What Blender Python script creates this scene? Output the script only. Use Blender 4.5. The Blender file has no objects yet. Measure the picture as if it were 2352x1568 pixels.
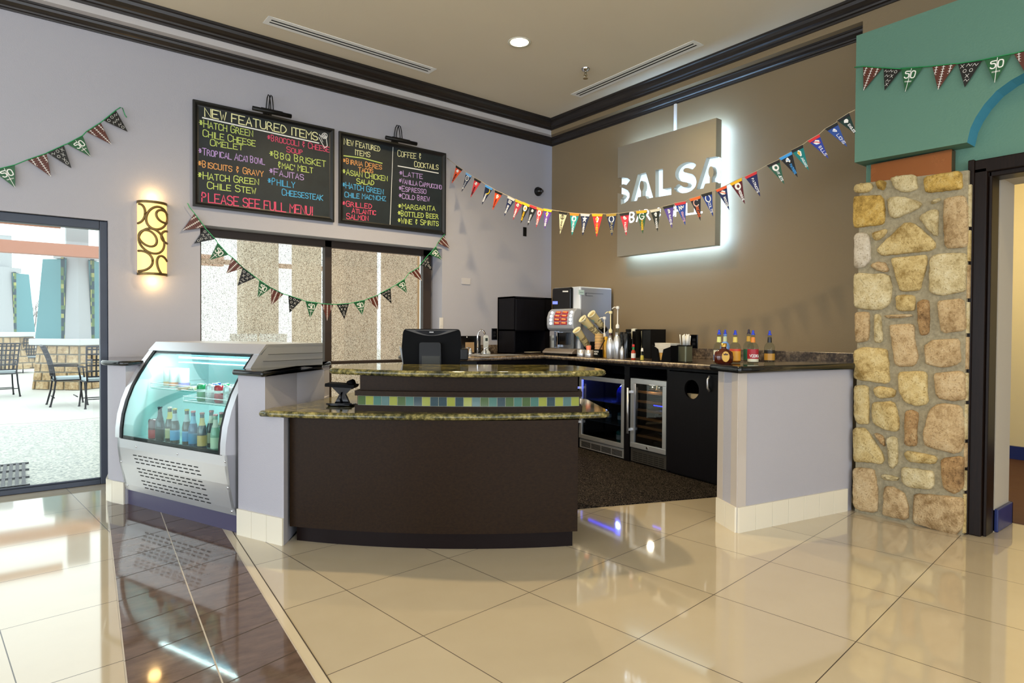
import bpy, math, random
from mathutils import Matrix, Vector
random.seed(7)
SC = bpy.context.scene
COL = SC.collection
# ------------------------------------------------------------------ camera
CAM = Vector((-5.527, -6.214, 1.30))
CR = Vector((0.78685, -0.61711, 0.00576)).normalized()
CW = Vector((0.61695, 0.78683, -0.0161)).normalized()
CR = (CR - CW * CR.dot(CW)).normalized()
CU = CR.cross(CW)
FPX, PCX, PCY = 1436.06, 1176.0, 784.0
cd = bpy.data.cameras.new('camera'); cam = bpy.data.objects.new('camera', cd); COL.objects.link(cam)
cam.matrix_world = Matrix(((CR.x, CU.x, -CW.x, CAM.x), (CR.y, CU.y, -CW.y, CAM.y), (CR.z, CU.z, -CW.z, CAM.z), (0, 0, 0, 1)))
cd.sensor_width = 36; cd.lens = 36 * FPX / 2352; cd.clip_start = .05; cd.clip_end = 200
SC.camera = cam
SC.view_settings.view_transform = 'Standard'; SC.view_settings.look = 'None'
SC.view_settings.gamma = 1; SC.view_settings.use_curve_mapping = False
SC.view_settings.exposure = -0.26
SC.cycles.max_bounces = 7; SC.cycles.diffuse_bounces = 4; SC.cycles.glossy_bounces = 4
SC.cycles.transmission_bounces = 4; SC.cycles.transparent_max_bounces = 12
SC.cycles.caustics_reflective = False; SC.cycles.caustics_refractive = False
SC.cycles.sample_clamp_indirect = 4.0
# ------------------------------------------------------------------ world and large lights
W = bpy.data.worlds.new('sky'); SC.world = W; W.use_nodes = True
bg = W.node_tree.nodes['Background']; bg.inputs[0].default_value = (.92, .96, 1.0, 1); bg.inputs[1].default_value = 3.1

def area(name, loc, aim, sx, sy, power, col, spread=180):
    l = bpy.data.lights.new(name, 'AREA'); l.shape = 'RECTANGLE'; l.size = sx; l.size_y = sy; l.energy = power; l.color = col
    l.spread = math.radians(spread)
    o = bpy.data.objects.new(name, l); COL.objects.link(o); o.location = loc
    o.rotation_euler = (Vector(aim) - Vector(loc)).to_track_quat('-Z', 'Y').to_euler()
    return o
def spot(name, loc, aim, power, col, angle=130, blend=.8, r=.06):
    l = bpy.data.lights.new(name, 'SPOT'); l.energy = power; l.color = col; l.spot_size = math.radians(angle); l.spot_blend = blend; l.shadow_soft_size = r
    o = bpy.data.objects.new(name, l); COL.objects.link(o); o.location = loc
    o.rotation_euler = (Vector(aim) - Vector(loc)).to_track_quat('-Z', 'Y').to_euler()
    return o
DAY = (.74, .86, 1.0)
WARM = (1.0, .77, .44)
area('daylight_south', (-6.5, -10.85, 1.9), (-5.0, 0, 2.5), 8.5, 2.8, 215, DAY)
area('daylight_west', (-11.85, -5.0, 1.8), (0, -2.5, 1.6), 8.0, 2.6, 290, DAY)
# ------------------------------------------------------------------ picture geometry helpers (true planes of the place)
def ray(px, py): return CW + CR * ((px - PCX) / FPX) - CU * ((py - PCY) / FPX)
def onax(px, py, ax, val):
    d = ray(px, py); return CAM + d * ((val - CAM[ax]) / d[ax])
def onX(px, py, v): return onax(px, py, 0, v)
def onY(px, py, v): return onax(px, py, 1, v)
def onZ(px, py, v=0.0): return onax(px, py, 2, v)
def onP(px, py, p0, n):
    d = ray(px, py); return CAM + d * ((p0 - CAM).dot(n) / d.dot(n))
def lin(c):
    if isinstance(c, str):
        c = [int(c[i:i + 2], 16) / 255 for i in (0, 2, 4)]
        c = [x / 12.92 if x <= .04045 else ((x + .055) / 1.055) ** 2.4 for x in c]
    return (c[0], c[1], c[2], 1)
# ------------------------------------------------------------------ materials
class NT:
    def __init__(s, name):
        s.m = bpy.data.materials.new(name); s.m.use_nodes = True; s.t = s.m.node_tree; s.n = s.t.nodes; s.b = s.n['Principled BSDF']; s.out = s.n['Material Output']
    def new(s, ty, **kw):
        x = s.n.new(ty)
        for k, v in kw.items(): setattr(x, k, v)
        return x
    def link(s, a, b): s.t.links.new(a, b)
    def val(s, node, i, v):
        if hasattr(v, 'links'): s.link(v, node.inputs[i])
        else: node.inputs[i].default_value = v
    def math(s, op, a, b=0.0):
        x = s.new('ShaderNodeMath', operation=op); s.val(x, 0, a); s.val(x, 1, b); return x.outputs[0]
    def coords(s, scale=(1, 1, 1), rot=(0, 0, 0), loc=(0, 0, 0)):
        c = s.new('ShaderNodeTexCoord'); m = s.new('ShaderNodeMapping'); s.link(c.outputs['Object'], m.inputs[0])
        m.inputs[1].default_value = loc; m.inputs[2].default_value = rot; m.inputs[3].default_value = scale; return m.outputs[0]
    def noise(s, vec, scale, detail=3, rough=.5):
        x = s.new('ShaderNodeTexNoise'); s.link(vec, x.inputs['Vector']); x.inputs['Scale'].default_value = scale; x.inputs['Detail'].default_value = detail; x.inputs['Roughness'].default_value = rough
        return x.outputs['Fac']
    def ramp(s, fac, stops, const=False):
        x = s.new('ShaderNodeValToRGB'); s.link(fac, x.inputs[0]); r = x.color_ramp
        if const: r.interpolation = 'CONSTANT'
        while len(r.elements) < len(stops): r.elements.new(.5)
        for e, (p, c) in zip(r.elements, stops): e.position = p; e.color = lin(c)
        return x.outputs[0]
    def mix(s, fac, a, b):
        x = s.new('ShaderNodeMix', data_type='RGBA'); s.val(x, 0, fac)
        s.val(x, 6, a); s.val(x, 7, b); return x.outputs[2]
    def bump(s, h, strength=.2, dist=.01):
        x = s.new('ShaderNodeBump'); x.inputs['Strength'].default_value = strength; x.inputs['Distance'].default_value = dist
        s.link(h, x.inputs['Height']); s.link(x.outputs[0], s.b.inputs['Normal'])
    def base(s, c): s.val(s.b, 'Base Color', c)
    def set(s, rough=.5, metal=0, spec=.5, coat=0):
        s.b.inputs['Roughness'].default_value = rough; s.b.inputs['Metallic'].default_value = metal
        s.b.inputs['Specular IOR Level'].default_value = spec; s.b.inputs['Coat Weight'].default_value = coat; s.b.inputs['Coat Roughness'].default_value = .06
_MC = {}
def mat(col, rough=.5, metal=0, spec=.5, coat=0, emit=0, bump=None):
    key = (str(col), rough, metal, spec, coat, emit, bump)
    if key in _MC: return _MC[key]
    k = NT('paint_%d' % len(_MC)); k.base(lin(col)); k.set(rough, metal, spec, coat)
    if emit: k.b.inputs['Emission Color'].default_value = lin(col); k.b.inputs['Emission Strength'].default_value = emit
    # slight unevenness so that surfaces are not perfectly flat colour
    if not emit:
        n = k.noise(k.coords(), 9 if not bump else bump[0], 3)
        if bump: k.bump(n, bump[1], bump[2])
        else:
            r = k.math('ADD', k.math('MULTIPLY', n, .12), max(.0, rough - .06)); k.link(r, k.b.inputs['Roughness'])
    _MC[key] = k.m; return k.m
def m_wall(name, col, bs=130, st=.25):
    k = NT(name); v = k.coords(); n = k.noise(v, bs, 3); l = k.noise(v, 1.3, 3)
    c = lin(col); k.base(k.mix(l, tuple(x * .96 for x in c[:3]) + (1,), tuple(min(1, x * 1.04) for x in c[:3]) + (1,)))
    k.set(.62, 0, .35); k.bump(n, st, .004); return k.m
def m_glass(name, tint='FFFFFF', refl=.9, rough=0.0):
    k = NT(name); k.n.remove(k.b); t = k.new('ShaderNodeBsdfTransparent'); t.inputs[0].default_value = lin(tint)
    g = k.new('ShaderNodeBsdfGlossy'); g.inputs['Roughness'].default_value = rough
    f = k.new('ShaderNodeLayerWeight'); f.inputs[0].default_value = .5
    x = k.new('ShaderNodeMixShader'); k.link(k.math('MULTIPLY', k.math('ADD', k.math('MULTIPLY', k.math('POWER', f.outputs['Facing'], 4.0), .9), .025), refl), x.inputs[0]); k.link(t.outputs[0], x.inputs[1]); k.link(g.outputs[0], x.inputs[2])
    k.link(x.outputs[0], k.out.inputs[0]); return k.m
def m_granite(name, stops, scale=1.0, rough=.09, stretch=(1, 1, 1)):
    k = NT(name); v = k.coords(stretch); a = k.noise(v, 38 * scale, 6, .7); b = k.noise(v, 7 * scale, 4, .6)
    k.base(k.ramp(k.math('ADD', k.math('MULTIPLY', a, .62), k.math('MULTIPLY', b, .38)), stops)); k.set(rough, 0, .5); return k.m
def m_wood(name, c1, c2, rough=.36, axis=2, spec=.5):
    k = NT(name); sc = [26, 26, 26]; sc[axis] = 1.6; v = k.coords(tuple(sc)); n = k.noise(v, 3.5, 6, .65)
    k.base(k.ramp(n, [(.3, c1), (.7, c2)])); k.set(rough, 0, spec); k.bump(n, .06, .004); return k.m
def m_steel(name, col='E0E2E6', rough=.33, axis=0):
    k = NT(name); sc = [160, 160, 160]; sc[axis] = 2; n = k.noise(k.coords(tuple(sc)), 2, 2)
    k.base(lin(col)); k.set(rough, .82); k.link(k.math('ADD', k.math('MULTIPLY', n, .05), rough - .02), k.b.inputs['Roughness']); return k.m
M_LAV = m_wall('lavender_grey_paint', 'ADACB4')
M_TAN = m_wall('taupe_wall', '8A785C')  # browner base colour than the left wall
M_CEIL = m_wall('ceiling_paint', 'E6DAC2', 60, .15)
M_SOFF = m_wall('bulkhead_paint', 'C4C0C0')
M_TEAL = m_wall('teal_paint', '5C8372', 75, .5)
M_BLUE = m_wall('blue_teal_paint', '3F86A0', 75, .5)
M_HALL = m_wall('hall_paint', 'CFC5A0')
M_CROWN = m_wood('dark_crown_wood', '15110F', '2C241F', .33, 0)
M_CROWNY = m_wood('dark_crown_wood_right', '15110F', '2C241F', .33, 1)
M_DWOOD = m_wood('espresso_wood', '1B0F05', '281A0B', .44, 0, .13)
M_BLKW = m_wood('black_wood', '09080A', '111016', .42, 2, .2)
M_STEEL = m_steel('brushed_steel')
M_STEELV = m_steel('brushed_steel_upright', axis=2)
M_CHROME = mat('D8D8DA', .08, 1)
M_BLACK = mat('090909', .42, 0, .3)
M_BLACKG = mat('08080A', .12)
M_BLKR = mat('070708', .6, 0, .1)
M_WHITE = mat('E8E6E0', .45)
M_GRAN = m_granite('green_gold_granite', [(.3, '0D0F0A'), (.42, '2C2E1B'), (.5, '5A5530'), (.58, '8F8450'), (.7, 'B5A768')], 1, .07, (1, 1, 1))
M_BGRAN = m_granite('black_granite', [(.35, '08090A'), (.6, '1A1D1E'), (.75, '4A4E4C')], 2.2, .08)
M_LAM = m_granite('brown_laminate', [(.3, '1A1512'), (.45, '3F342B'), (.55, '6A5A48'), (.68, '9A8870')], .9, .22)
M_GLASS = m_glass('clear_glass', 'F4FAF8', .8)
M_CGLASS = m_glass('case_glass', 'EAF8F6', .9)
# ------------------------------------------------------------------ mesh builder
class MB:
    def __init__(s): s.v = []; s.f = []; s.mi = []; s.sm = []
    def add(s, vs, fs, mi=0, sm=False, M=None):
        b = len(s.v); s.v += [(M @ Vector(p)) if M else Vector(p) for p in vs]
        for f in fs: s.f.append([b + i for i in f]); s.mi.append(mi); s.sm.append(sm)
        return s
    def box(s, x0, x1, y0, y1, z0, z1, mi=0, M=None):
        v = [(x, y, z) for z in (z0, z1) for y in (y0, y1) for x in (x0, x1)]
        return s.add(v, [(0, 2, 3, 1), (4, 5, 7, 6), (0, 1, 5, 4), (2, 6, 7, 3), (0, 4, 6, 2), (1, 3, 7, 5)], mi, False, M)
    def prism(s, poly, z0, z1, mi=0, M=None, sm=False):
        n = len(poly); v = [(p[0], p[1], z0) for p in poly] + [(p[0], p[1], z1) for p in poly]
        s.add(v, [tuple(range(n - 1, -1, -1)), tuple(range(n, 2 * n))], mi, False, M)
        return s.add(v, [(i, (i + 1) % n, n + (i + 1) % n, n + i) for i in range(n)], mi, sm, M)
    def slab(s, poly, z0, z1, r=.012, mi=0, M=None):
        # polygon slab with rounded (bullnose) edge
        n = len(poly); A = sum(poly[i][0] * poly[(i + 1) % n][1] - poly[(i + 1) % n][0] * poly[i][1] for i in range(n))
        if A < 0: poly = poly[::-1]
        nr = []
        for i in range(n):
            p, q, t = Vector(poly[i - 1]), Vector(poly[i]), Vector(poly[(i + 1) % n])
            e1 = (q - p).normalized(); e2 = (t - q).normalized(); m = Vector((e1.y, -e1.x)) + Vector((e2.y, -e2.x)); m.normalize(); nr.append(m)
        rings = []
        for k in range(7):
            a = math.pi * (k / 6 - .5); rings.append([(poly[i][0] + nr[i].x * r * (math.cos(a) - 1), poly[i][1] + nr[i].y * r * (math.cos(a) - 1), (z0 + z1) / 2 + (z1 - z0) / 2 * math.sin(a)) for i in range(n)])
        v = [p for R in rings for p in R]
        fs = [(k * n + i, k * n + (i + 1) % n, (k + 1) * n + (i + 1) % n, (k + 1) * n + i) for k in range(6) for i in range(n)]
        s.add(v, fs, mi, True, M); s.add(rings[0], [tuple(range(n - 1, -1, -1))], mi, False, M); return s.add(rings[-1], [tuple(range(n))], mi, False, M)
    def lathe(s, prof, n=16, mi=0, M=None, sm=True, a0=0, a1=2 * math.pi, caps=True):
        if len(prof) == 2 and abs(prof[1][1] - prof[0][1]) > .005: caps = False
        full = abs(a1 - a0 - 2 * math.pi) < 1e-6; m = n if full else n + 1; v = []
        for r, z in prof:
            for i in range(m): a = a0 + (a1 - a0) * i / n; v.append((r * math.cos(a), r * math.sin(a), z))
        fs = []
        for k in range(len(prof) - 1):
            for i in range(n):
                j = (i + 1) % m; fs.append((k * m + i, k * m + j, (k + 1) * m + j, (k + 1) * m + i))
        s.add(v, fs, mi, sm, M)
        if full and caps:
            if prof[0][0] > 1e-4: s.add(v[:m], [tuple(range(m - 1, -1, -1))], mi, False, M)
            if prof[-1][0] > 1e-4: s.add(v[-m:], [tuple(range(m))], mi, False, M)
        return s
    def cyl(s, p, r, h, n=16, mi=0, M=None):
        return s.lathe([(r, 0), (r, h)], n, mi, (M or Matrix()) @ Matrix.Translation(Vector(p)))
    def tube(s, pts, r, n=8, mi=0, M=None, closed=False, rs=None):
        pts = [Vector(p) for p in pts]; N = len(pts); v = []; up = None
        for i in range(N):
            a = pts[(i - 1) % N] if (i or closed) else pts[i]; b = pts[(i + 1) % N] if (i < N - 1 or closed) else pts[i]
            t = (b - a).normalized()
            if up is None: up = Vector((0, 0, 1)) if abs(t.z) < .9 else Vector((1, 0, 0))
            x = up.cross(t)
            if x.length < 1e-5: x = Vector((1, 0, 0)).cross(t)
            x.normalize(); y = t.cross(x); up = y; rr = rs[i] if rs else r
            for k in range(n): c = 2 * math.pi * k / n; v.append(pts[i] + x * (rr * math.cos(c)) + y * (rr * math.sin(c)))
        fs = []
        for i in range(N if closed else N - 1):
            for k in range(n): j = (i + 1) % N; fs.append((i * n + k, i * n + (k + 1) % n, j * n + (k + 1) % n, j * n + k))
        if not closed: fs += [tuple(range(n - 1, -1, -1)), tuple((N - 1) * n + k for k in range(n))]
        return s.add(v, fs, mi, True, M)
    def sweep(s, prof, path, mi=0, sm=False):
        # prof: list of (vec offsets) given as function of frame -> here path entries are (origin, xdir, ydir)
        n = len(prof); v = []
        for o, x, y in path:
            for a, b in prof: v.append(Vector(o) + Vector(x) * a + Vector(y) * b)
        fs = [(k * n + i, k * n + (i + 1) % n, (k + 1) * n + (i + 1) % n, (k + 1) * n + i) for k in range(len(path) - 1) for i in range(n)]
        fs += [tuple(range(n - 1, -1, -1)), tuple((len(path) - 1) * n + i for i in range(n))]
        return s.add(v, fs, mi, sm)
    def sphere(s, c, r, n=12, mi=0, sc=(1, 1, 1)):
        k = n // 2; pr = [(r * math.sin(math.pi * i / k), -r * math.cos(math.pi * i / k)) for i in range(k + 1)]
        return s.lathe(pr, n, mi, Matrix.Translation(Vector(c)) @ Matrix.Diagonal((sc[0], sc[1], sc[2], 1)))
    def obj(s, name, mats, parent=None, world=False, bevel=0, kind=None, label=None, seg=2):
        me = bpy.data.meshes.new(name); PM = WM.get(parent) if parent else None
        v = s.v
        if world and PM is not None: I = PM.inverted(); v = [I @ p for p in v]
        loc = Vector((0, 0, 0))
        if parent is None and v and kind != 'structure':
            lo = [min(p[i] for p in v) for i in range(3)]; hi = [max(p[i] for p in v) for i in range(3)]
            loc = Vector(((lo[0] + hi[0]) / 2, (lo[1] + hi[1]) / 2, lo[2])); v = [p - loc for p in v]
        me.from_pydata([tuple(p) for p in v], [], s.f); me.validate(); 
        if not isinstance(mats, (list, tuple)): mats = [mats]
        for m in mats: me.materials.append(m)
        if len(me.polygons) == len(s.f):
            me.polygons.foreach_set('material_index', s.mi); me.polygons.foreach_set('use_smooth', s.sm)
        me.update(); o = bpy.data.objects.new(name, me); COL.objects.link(o); o.location = loc
        WM[o] = PM if PM is not None else Matrix.Translation(loc)
        if parent: o.parent = parent
        if bevel:
            b = o.modifiers.new('bevel', 'BEVEL'); b.width = bevel; b.segments = seg; b.limit_method = 'ANGLE'; b.angle_limit = math.radians(40)
        if kind: o['kind'] = kind
        if label: o['label'] = label
        return o
WM = {}
def tag(o, label, cat, group=None):
    o['label'] = label; o['category'] = cat
    if group: o['group'] = group
    return o
def thing(name, label, cat, loc=(0, 0, 0), rz=0, group=None):
    o = bpy.data.objects.new(name, None); COL.objects.link(o); o.empty_display_size = .1
    o.location = loc; o.rotation_euler = (0, 0, rz); WM[o] = Matrix.Translation(Vector(loc)) @ Matrix.Rotation(rz, 4, 'Z')
    return tag(o, label, cat, group)
def struct(name, mb, mats, **kw): return mb.obj(name, mats, kind='structure', **kw)
def copy_tree(o, loc=None, rz=None, label=None, group=None, parent=None):
    c = o.copy(); COL.objects.link(c)
    if parent: c.parent = parent
    if loc is not None: c.location = loc
    if rz is not None: c.rotation_euler = (0, 0, rz)
    if label: c['label'] = label
    if group: c['group'] = group
    for ch in list(o.children): copy_tree(ch, parent=c)
    return c
def solo(name, mb, mats, label, cat, group=None, **kw): return tag(mb.obj(name, mats, **kw), label, cat, group)
# ------------------------------------------------------------------ hand lettering: strokes on a 4 x 6 grid
GL = {'A': '00 26 40;12 32', 'B': '06 00 20 31 32 23 03;06 26 35 34 23', 'C': '45 36 16 05 01 10 30 41', 'D': '00 06 26 44 42 20 00', 'E': '46 06 00 40;03 33', 'F': '46 06 00;03 33',
 'G': '45 36 16 05 01 10 30 41 43 23', 'H': '00 06;40 46;03 43', 'I': '20 26', 'J': '46 41 30 10 01', 'K': '06 00;46 03 40', 'L': '06 00 40', 'M': '00 06 23 46 40', 'N': '00 06 40 46',
 'O': '16 05 01 10 30 41 45 36 16', 'P': '00 06 26 35 34 23 03', 'Q': '16 05 01 10 30 41 45 36 16;22 40', 'R': '00 06 26 35 34 23 03;23 40', 'S': '45 36 16 05 04 13 33 42 41 30 10 01',
 'T': '06 46;26 20', 'U': '06 01 10 30 41 46', 'V': '06 20 46', 'W': '06 10 24 30 46', 'X': '06 40;00 46', 'Y': '06 23 46;23 20', 'Z': '06 46 00 40', '&': '35 26 15 24 34;24 13 12 21 32;21 20',
 '*': '21 25;03 43;11 35;15 31', '!': '26 22;21 20', "'": '26 24', '5': '46 06 04 34 43 41 30 10 01', '0': '16 05 01 10 30 41 45 36 16', '4': '30 36 02 42', '9': '44 34 14 05 16 36 45 41 30 10'}
RND = set('BCDGJOPQRSU&059')
def glyph(ch):
    out = []
    for st in GL[ch].split(';'):
        p = [(int(a[0]), int(a[1])) for a in st.split()]
        if ch in RND and len(p) > 3:
            for _ in range(1):
                q = [p[0]]
                for a, b in zip(p, p[1:]): q += [(a[0] * .75 + b[0] * .25, a[1] * .75 + b[1] * .25), (a[0] * .25 + b[0] * .75, a[1] * .25 + b[1] * .75)]
                p = q + [p[-1]]
        out.append(p)
    return out
def strokes(s, small=.8, jit=0.0):
    # list of polylines, cap height 1; first letter of each word taller, as in the chalk hand
    x = 0; out = []; first = True
    for ch in s:
        if ch == ' ': x += .42; first = True; continue
        k = 1.0 if (first or ch in '*&!') else small
        if ch == '*': k = .8
        w = .62 * k; narrow = ch in "I!'"
        for p in glyph(ch):
            ox = -.5 * w + .1 if narrow else 0
            out.append([(x + ox + a / 4 * w + random.uniform(-jit, jit), b / 6 * k + (.15 if ch == '*' else 0) + random.uniform(-jit, jit)) for a, b in p])
        x += (.26 if narrow else w + .16); first = (ch == '*')
    return out, max(x - .16, .2)
RB = [0]
def ribbon(mb, pts, w, n, mi=0):
    # one continuous mitred strip; neighbouring strips lie at slightly different heights, like layers of chalk
    P = [Vector(p) for p in pts]; P = [p for i, p in enumerate(P) if i == 0 or (p - P[i - 1]).length > 1e-5]
    if len(P) < 2: return
    RB[0] = (RB[0] + 1) % 6; lift = n * (RB[0] * .00022); closed = (P[0] - P[-1]).length < 1e-5; N = len(P)
    d0 = (P[1] - P[0]).normalized(); d1 = (P[-1] - P[-2]).normalized()
    if not closed: P[0] = P[0] - d0 * (w * .4); P[-1] = P[-1] + d1 * (w * .4)
    v = []
    for i in range(N):
        a = P[i] - P[i - 1] if i else (P[-1] - P[-2] if closed else P[1] - P[0]); b = P[i + 1] - P[i] if i < N - 1 else (P[1] - P[0] if closed else P[-1] - P[-2])
        a, b = a.normalized(), b.normalized(); t = a + b
        if t.length < .3: t = b
        t.normalize(); sd = n.cross(t).normalized() * (w / 2) * min(1.5, 1 / max(.5, t.dot(b))); v += [P[i] - sd + lift, P[i] + sd + lift]
    mb.add(v, [(2 * i, 2 * i + 2, 2 * i + 3, 2 * i + 1) for i in range(N - 1)], mi)
def write(mb, s, P0, P1, capv, w, n, mi=0, small=.8, jit=0.0):
    # letters from P0 to P1 along the base line, cap height vector capv
    st, L = strokes(s, small, jit)
    for p in st: ribbon(mb, [P0 + (P1 - P0) * (a / L) + capv * b for a, b in p], w, n, mi)
# ================================================================== geometry utilities
def arc3(a, b, c, n=24):
    # circular arc through three plan points
    ax, ay = a; bx, by = b; cx, cy = c
    d = 2 * (ax * (by - cy) + bx * (cy - ay) + cx * (ay - by))
    ux = ((ax * ax + ay * ay) * (by - cy) + (bx * bx + by * by) * (cy - ay) + (cx * cx + cy * cy) * (ay - by)) / d
    uy = ((ax * ax + ay * ay) * (cx - bx) + (bx * bx + by * by) * (ax - cx) + (cx * cx + cy * cy) * (bx - ax)) / d
    r = math.hypot(ax - ux, ay - uy); t0 = math.atan2(ay - uy, ax - ux); t1 = math.atan2(cy - uy, cx - ux)
    while t1 - t0 > math.pi: t1 -= 2 * math.pi
    while t1 - t0 < -math.pi: t1 += 2 * math.pi
    return [(ux + r * math.cos(t0 + (t1 - t0) * i / n), uy + r * math.sin(t0 + (t1 - t0) * i / n)) for i in range(n + 1)]
def offs(pts, d):
    out = []
    for i, p in enumerate(pts):
        a = Vector(pts[max(0, i - 1)]); b = Vector(pts[min(len(pts) - 1, i + 1)]); t = (b - a).normalized()
        out.append((p[0] + t.y * d, p[1] - t.x * d))
    return out
def rounded(poly, r, idx=None, n=5):
    out = []
    for i, p in enumerate(poly):
        if idx is not None and i not in idx: out.append(p); continue
        p = Vector(p); a = (Vector(poly[i - 1]) - p); b = (Vector(poly[(i + 1) % len(poly)]) - p)
        ra = min(r, a.length * .45); rb = min(r, b.length * .45); A = p + a.normalized() * ra; B = p + b.normalized() * rb
        for k in range(n + 1): t = k / n; q = A * (1 - t) ** 2 + p * 2 * t * (1 - t) + B * t * t; out.append((q.x, q.y))
    return out
# ================================================================== floor
k = NT('cream_floor_tiles'); TH = math.radians(6); TS = .647
v = k.coords((1 / TS, 1 / TS, 1), (0, 0, 0)); sx = k.new('ShaderNodeSeparateXYZ'); cc = k.new('ShaderNodeTexCoord'); k.link(cc.outputs['Object'], sx.inputs[0])
ca, sa = math.cos(TH) / TS, math.sin(TH) / TS
ox, oy = -2.832, -4.411
U = k.math('ADD', k.math('MULTIPLY', k.math('SUBTRACT', sx.outputs[0], ox), ca), k.math('MULTIPLY', k.math('SUBTRACT', sx.outputs[1], oy), sa))
V = k.math('SUBTRACT', k.math('MULTIPLY', k.math('SUBTRACT', sx.outputs[1], oy), ca), k.math('MULTIPLY', k.math('SUBTRACT', sx.outputs[0], ox), sa))
def dist_line(q): return k.math('ABSOLUTE', k.math('SUBTRACT', k.math('FRACT', k.math('ADD', q, .5)), .5))
grout = k.math('LESS_THAN', k.math('MINIMUM', dist_line(U), dist_line(V)), .0032)
cell = k.new('ShaderNodeTexWhiteNoise', noise_dimensions='2D'); cv = k.new('ShaderNodeCombineXYZ')
k.link(k.math('FLOOR', U), cv.inputs[0]); k.link(k.math('FLOOR', V), cv.inputs[1]); k.link(cv.outputs[0], cell.inputs['Vector'])
tone = k.math('ADD', k.math('MULTIPLY', cell.outputs[0], .35), k.math('MULTIPLY', k.noise(k.coords(), 3.0, 4), .65))
k.base(k.mix(grout, k.ramp(tone, [(.2, 'BDB097'), (.8, 'C7BBA3')]), lin('3A2E22')))
k.set(.06, 0, .75, .7); k.link(k.math('ADD', k.math('MULTIPLY', grout, .5), k.math('ADD', k.math('MULTIPLY', k.noise(k.coords(), 5, 4), .03), .035)), k.b.inputs['Roughness'])
M_FLOOR = k.m
FL = struct('floor', MB().box(-12, 4, -11, .2, -.12, 0), M_FLOOR)
k = NT('brown_slate_tile'); n = k.noise(k.coords((1, 2.5, 1)), 7, 6, .65)
k.base(k.ramp(n, [(.3, '54453E'), (.7, '6E5C52')])); k.set(.07, 0, .5); k.link(k.math('ADD', k.math('MULTIPLY', n, .06), .03), k.b.inputs['Roughness']); M_BROWN = k.m
M_GROUTL = mat('B9B0A4', .5); M_GROUTD = mat('3A2E22', .6)
def ln(a, b, t): return (a[0] + (b[0] - a[0]) * t, a[1] + (b[1] - a[1]) * t)
bL0, bL1 = (-5.005, -.3), (-5.60, -8.9); bR0, bR1 = (-4.36, -.15), (-5.09, -8.9)
mb = MB()
bandpoly = [bL0, bL1, bR1, bR0]
mb.prism(bandpoly, .0005, .002); c0, c1 = ln(bL0, bR0, .5), ln(bL1, bR1, .5)
def strip(a, b, w, z, mi):
    d = Vector((b[0] - a[0], b[1] - a[1])).normalized(); nx, ny = -d.y * w / 2, d.x * w / 2
    mb.add([(a[0] - nx, a[1] - ny, z), (b[0] - nx, b[1] - ny, z), (b[0] + nx, b[1] + ny, z), (a[0] + nx, a[1] + ny, z)], [(0, 1, 2, 3)], mi)
strip(c0, c1, .006, .0026, 1); strip(bL0, bL1, .005, .0026, 1); strip(bR0, bR1, .005, .0026, 1)
for i in range(27):
    t = .02 + i * .0375; strip(ln(bL0, bL1, t), ln(c0, c1, t - .004), .004, .0026, 2); strip(ln(c0, c1, t + .015), ln(bR0, bR1, t + .011), .004, .0026, 2)
struct('trim_1', mb, [M_BROWN, M_GROUTL, M_GROUTD], parent=FL)
mb = MB(); e0, e1 = (bR0[0] + .045, bR0[1]), (bR1[0] + .045, bR1[1])
mb.prism([bR0, bR1, e1, e0], .0005, .0015); strip(e0, e1, .005, .0022, 1)
struct('trim_2', mb, [mat('CCC0A8', .06), M_GROUTD], parent=FL)
# carpet behind the bar
k = NT('dark_carpet'); v = k.coords(); vo = k.new('ShaderNodeTexVoronoi', feature='DISTANCE_TO_EDGE'); k.link(v, vo.inputs['Vector']); vo.inputs['Scale'].default_value = 34
w_ = k.new('ShaderNodeTexWave'); k.link(v, w_.inputs['Vector']); w_.inputs['Scale'].default_value = 9; w_.inputs['Distortion'].default_value = 22; w_.inputs['Detail'].default_value = 3; w_.inputs['Detail Scale'].default_value = 3
k.base(k.ramp(w_.outputs['Fac'], [(.5, '0B0908'), (.68, '17130F'), (.9, '4E463F')])); k.set(.95, 0, .1); k.bump(w_.outputs['Fac'], .5, .01); M_CARPET = k.m
cr, cl = (-1.205, -3.343), (-2.326, -2.924)
dx, dy = cr[0] - cl[0], cr[1] - cl[1]
cp = [(cr[0] + dx * .7, cr[1] + dy * .7), ln(cr, cl, -.12), cl, (cl[0] - dx * 1.2, cl[1] - dy * 1.2), (-3.7, 0), (0, 0), (0, -3.9)]
struct('trim_3', MB().prism(cp[::-1], .0005, .008), M_CARPET, parent=FL, label='dark patterned carpet behind the bar')
# ================================================================== walls
mb = MB(); DT = 2.205; WT = 2.25
mb.box(-12, -7.6, 0, .3, 0, 4.0); mb.box(-7.6, -4.955, 0, .3, DT, 4.0); mb.box(-4.955, -4.25, 0, .3, 0, 4.0)
mb.box(-4.25, -1.69, 0, .3, WT, 4.0); mb.box(-1.69, .2, 0, .3, 0, 4.0)
WL = struct('wall_left', mb, M_LAV)
struct('wall_right', MB().box(0, .2, -4.22, 0, 0, 4.0), M_TAN)
mb = MB(); mb.box(-.15, .2, -9.5, -3.94, 3.0, 4.0); struct('wall_upper_right', mb, M_TAN)
mb = MB()
for x0, x1, z0, z1 in ((-12, -11, 0, 4), (-2, 4, 0, 4), (-11, -2, 0, .3), (-11, -2, 3.3, 4)): mb.box(x0, x1, -11.2, -11, z0, z1)
struct('wall_back', mb, M_LAV)
mb = MB()
for y0, y1, z0, z1 in ((-11, -9.2, 0, 4), (-.8, .2, 0, 4), (-9.2, -.8, 0, .3), (-9.2, -.8, 3.2, 4)): mb.box(-12.2, -12, y0, y1, z0, z1)
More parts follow.
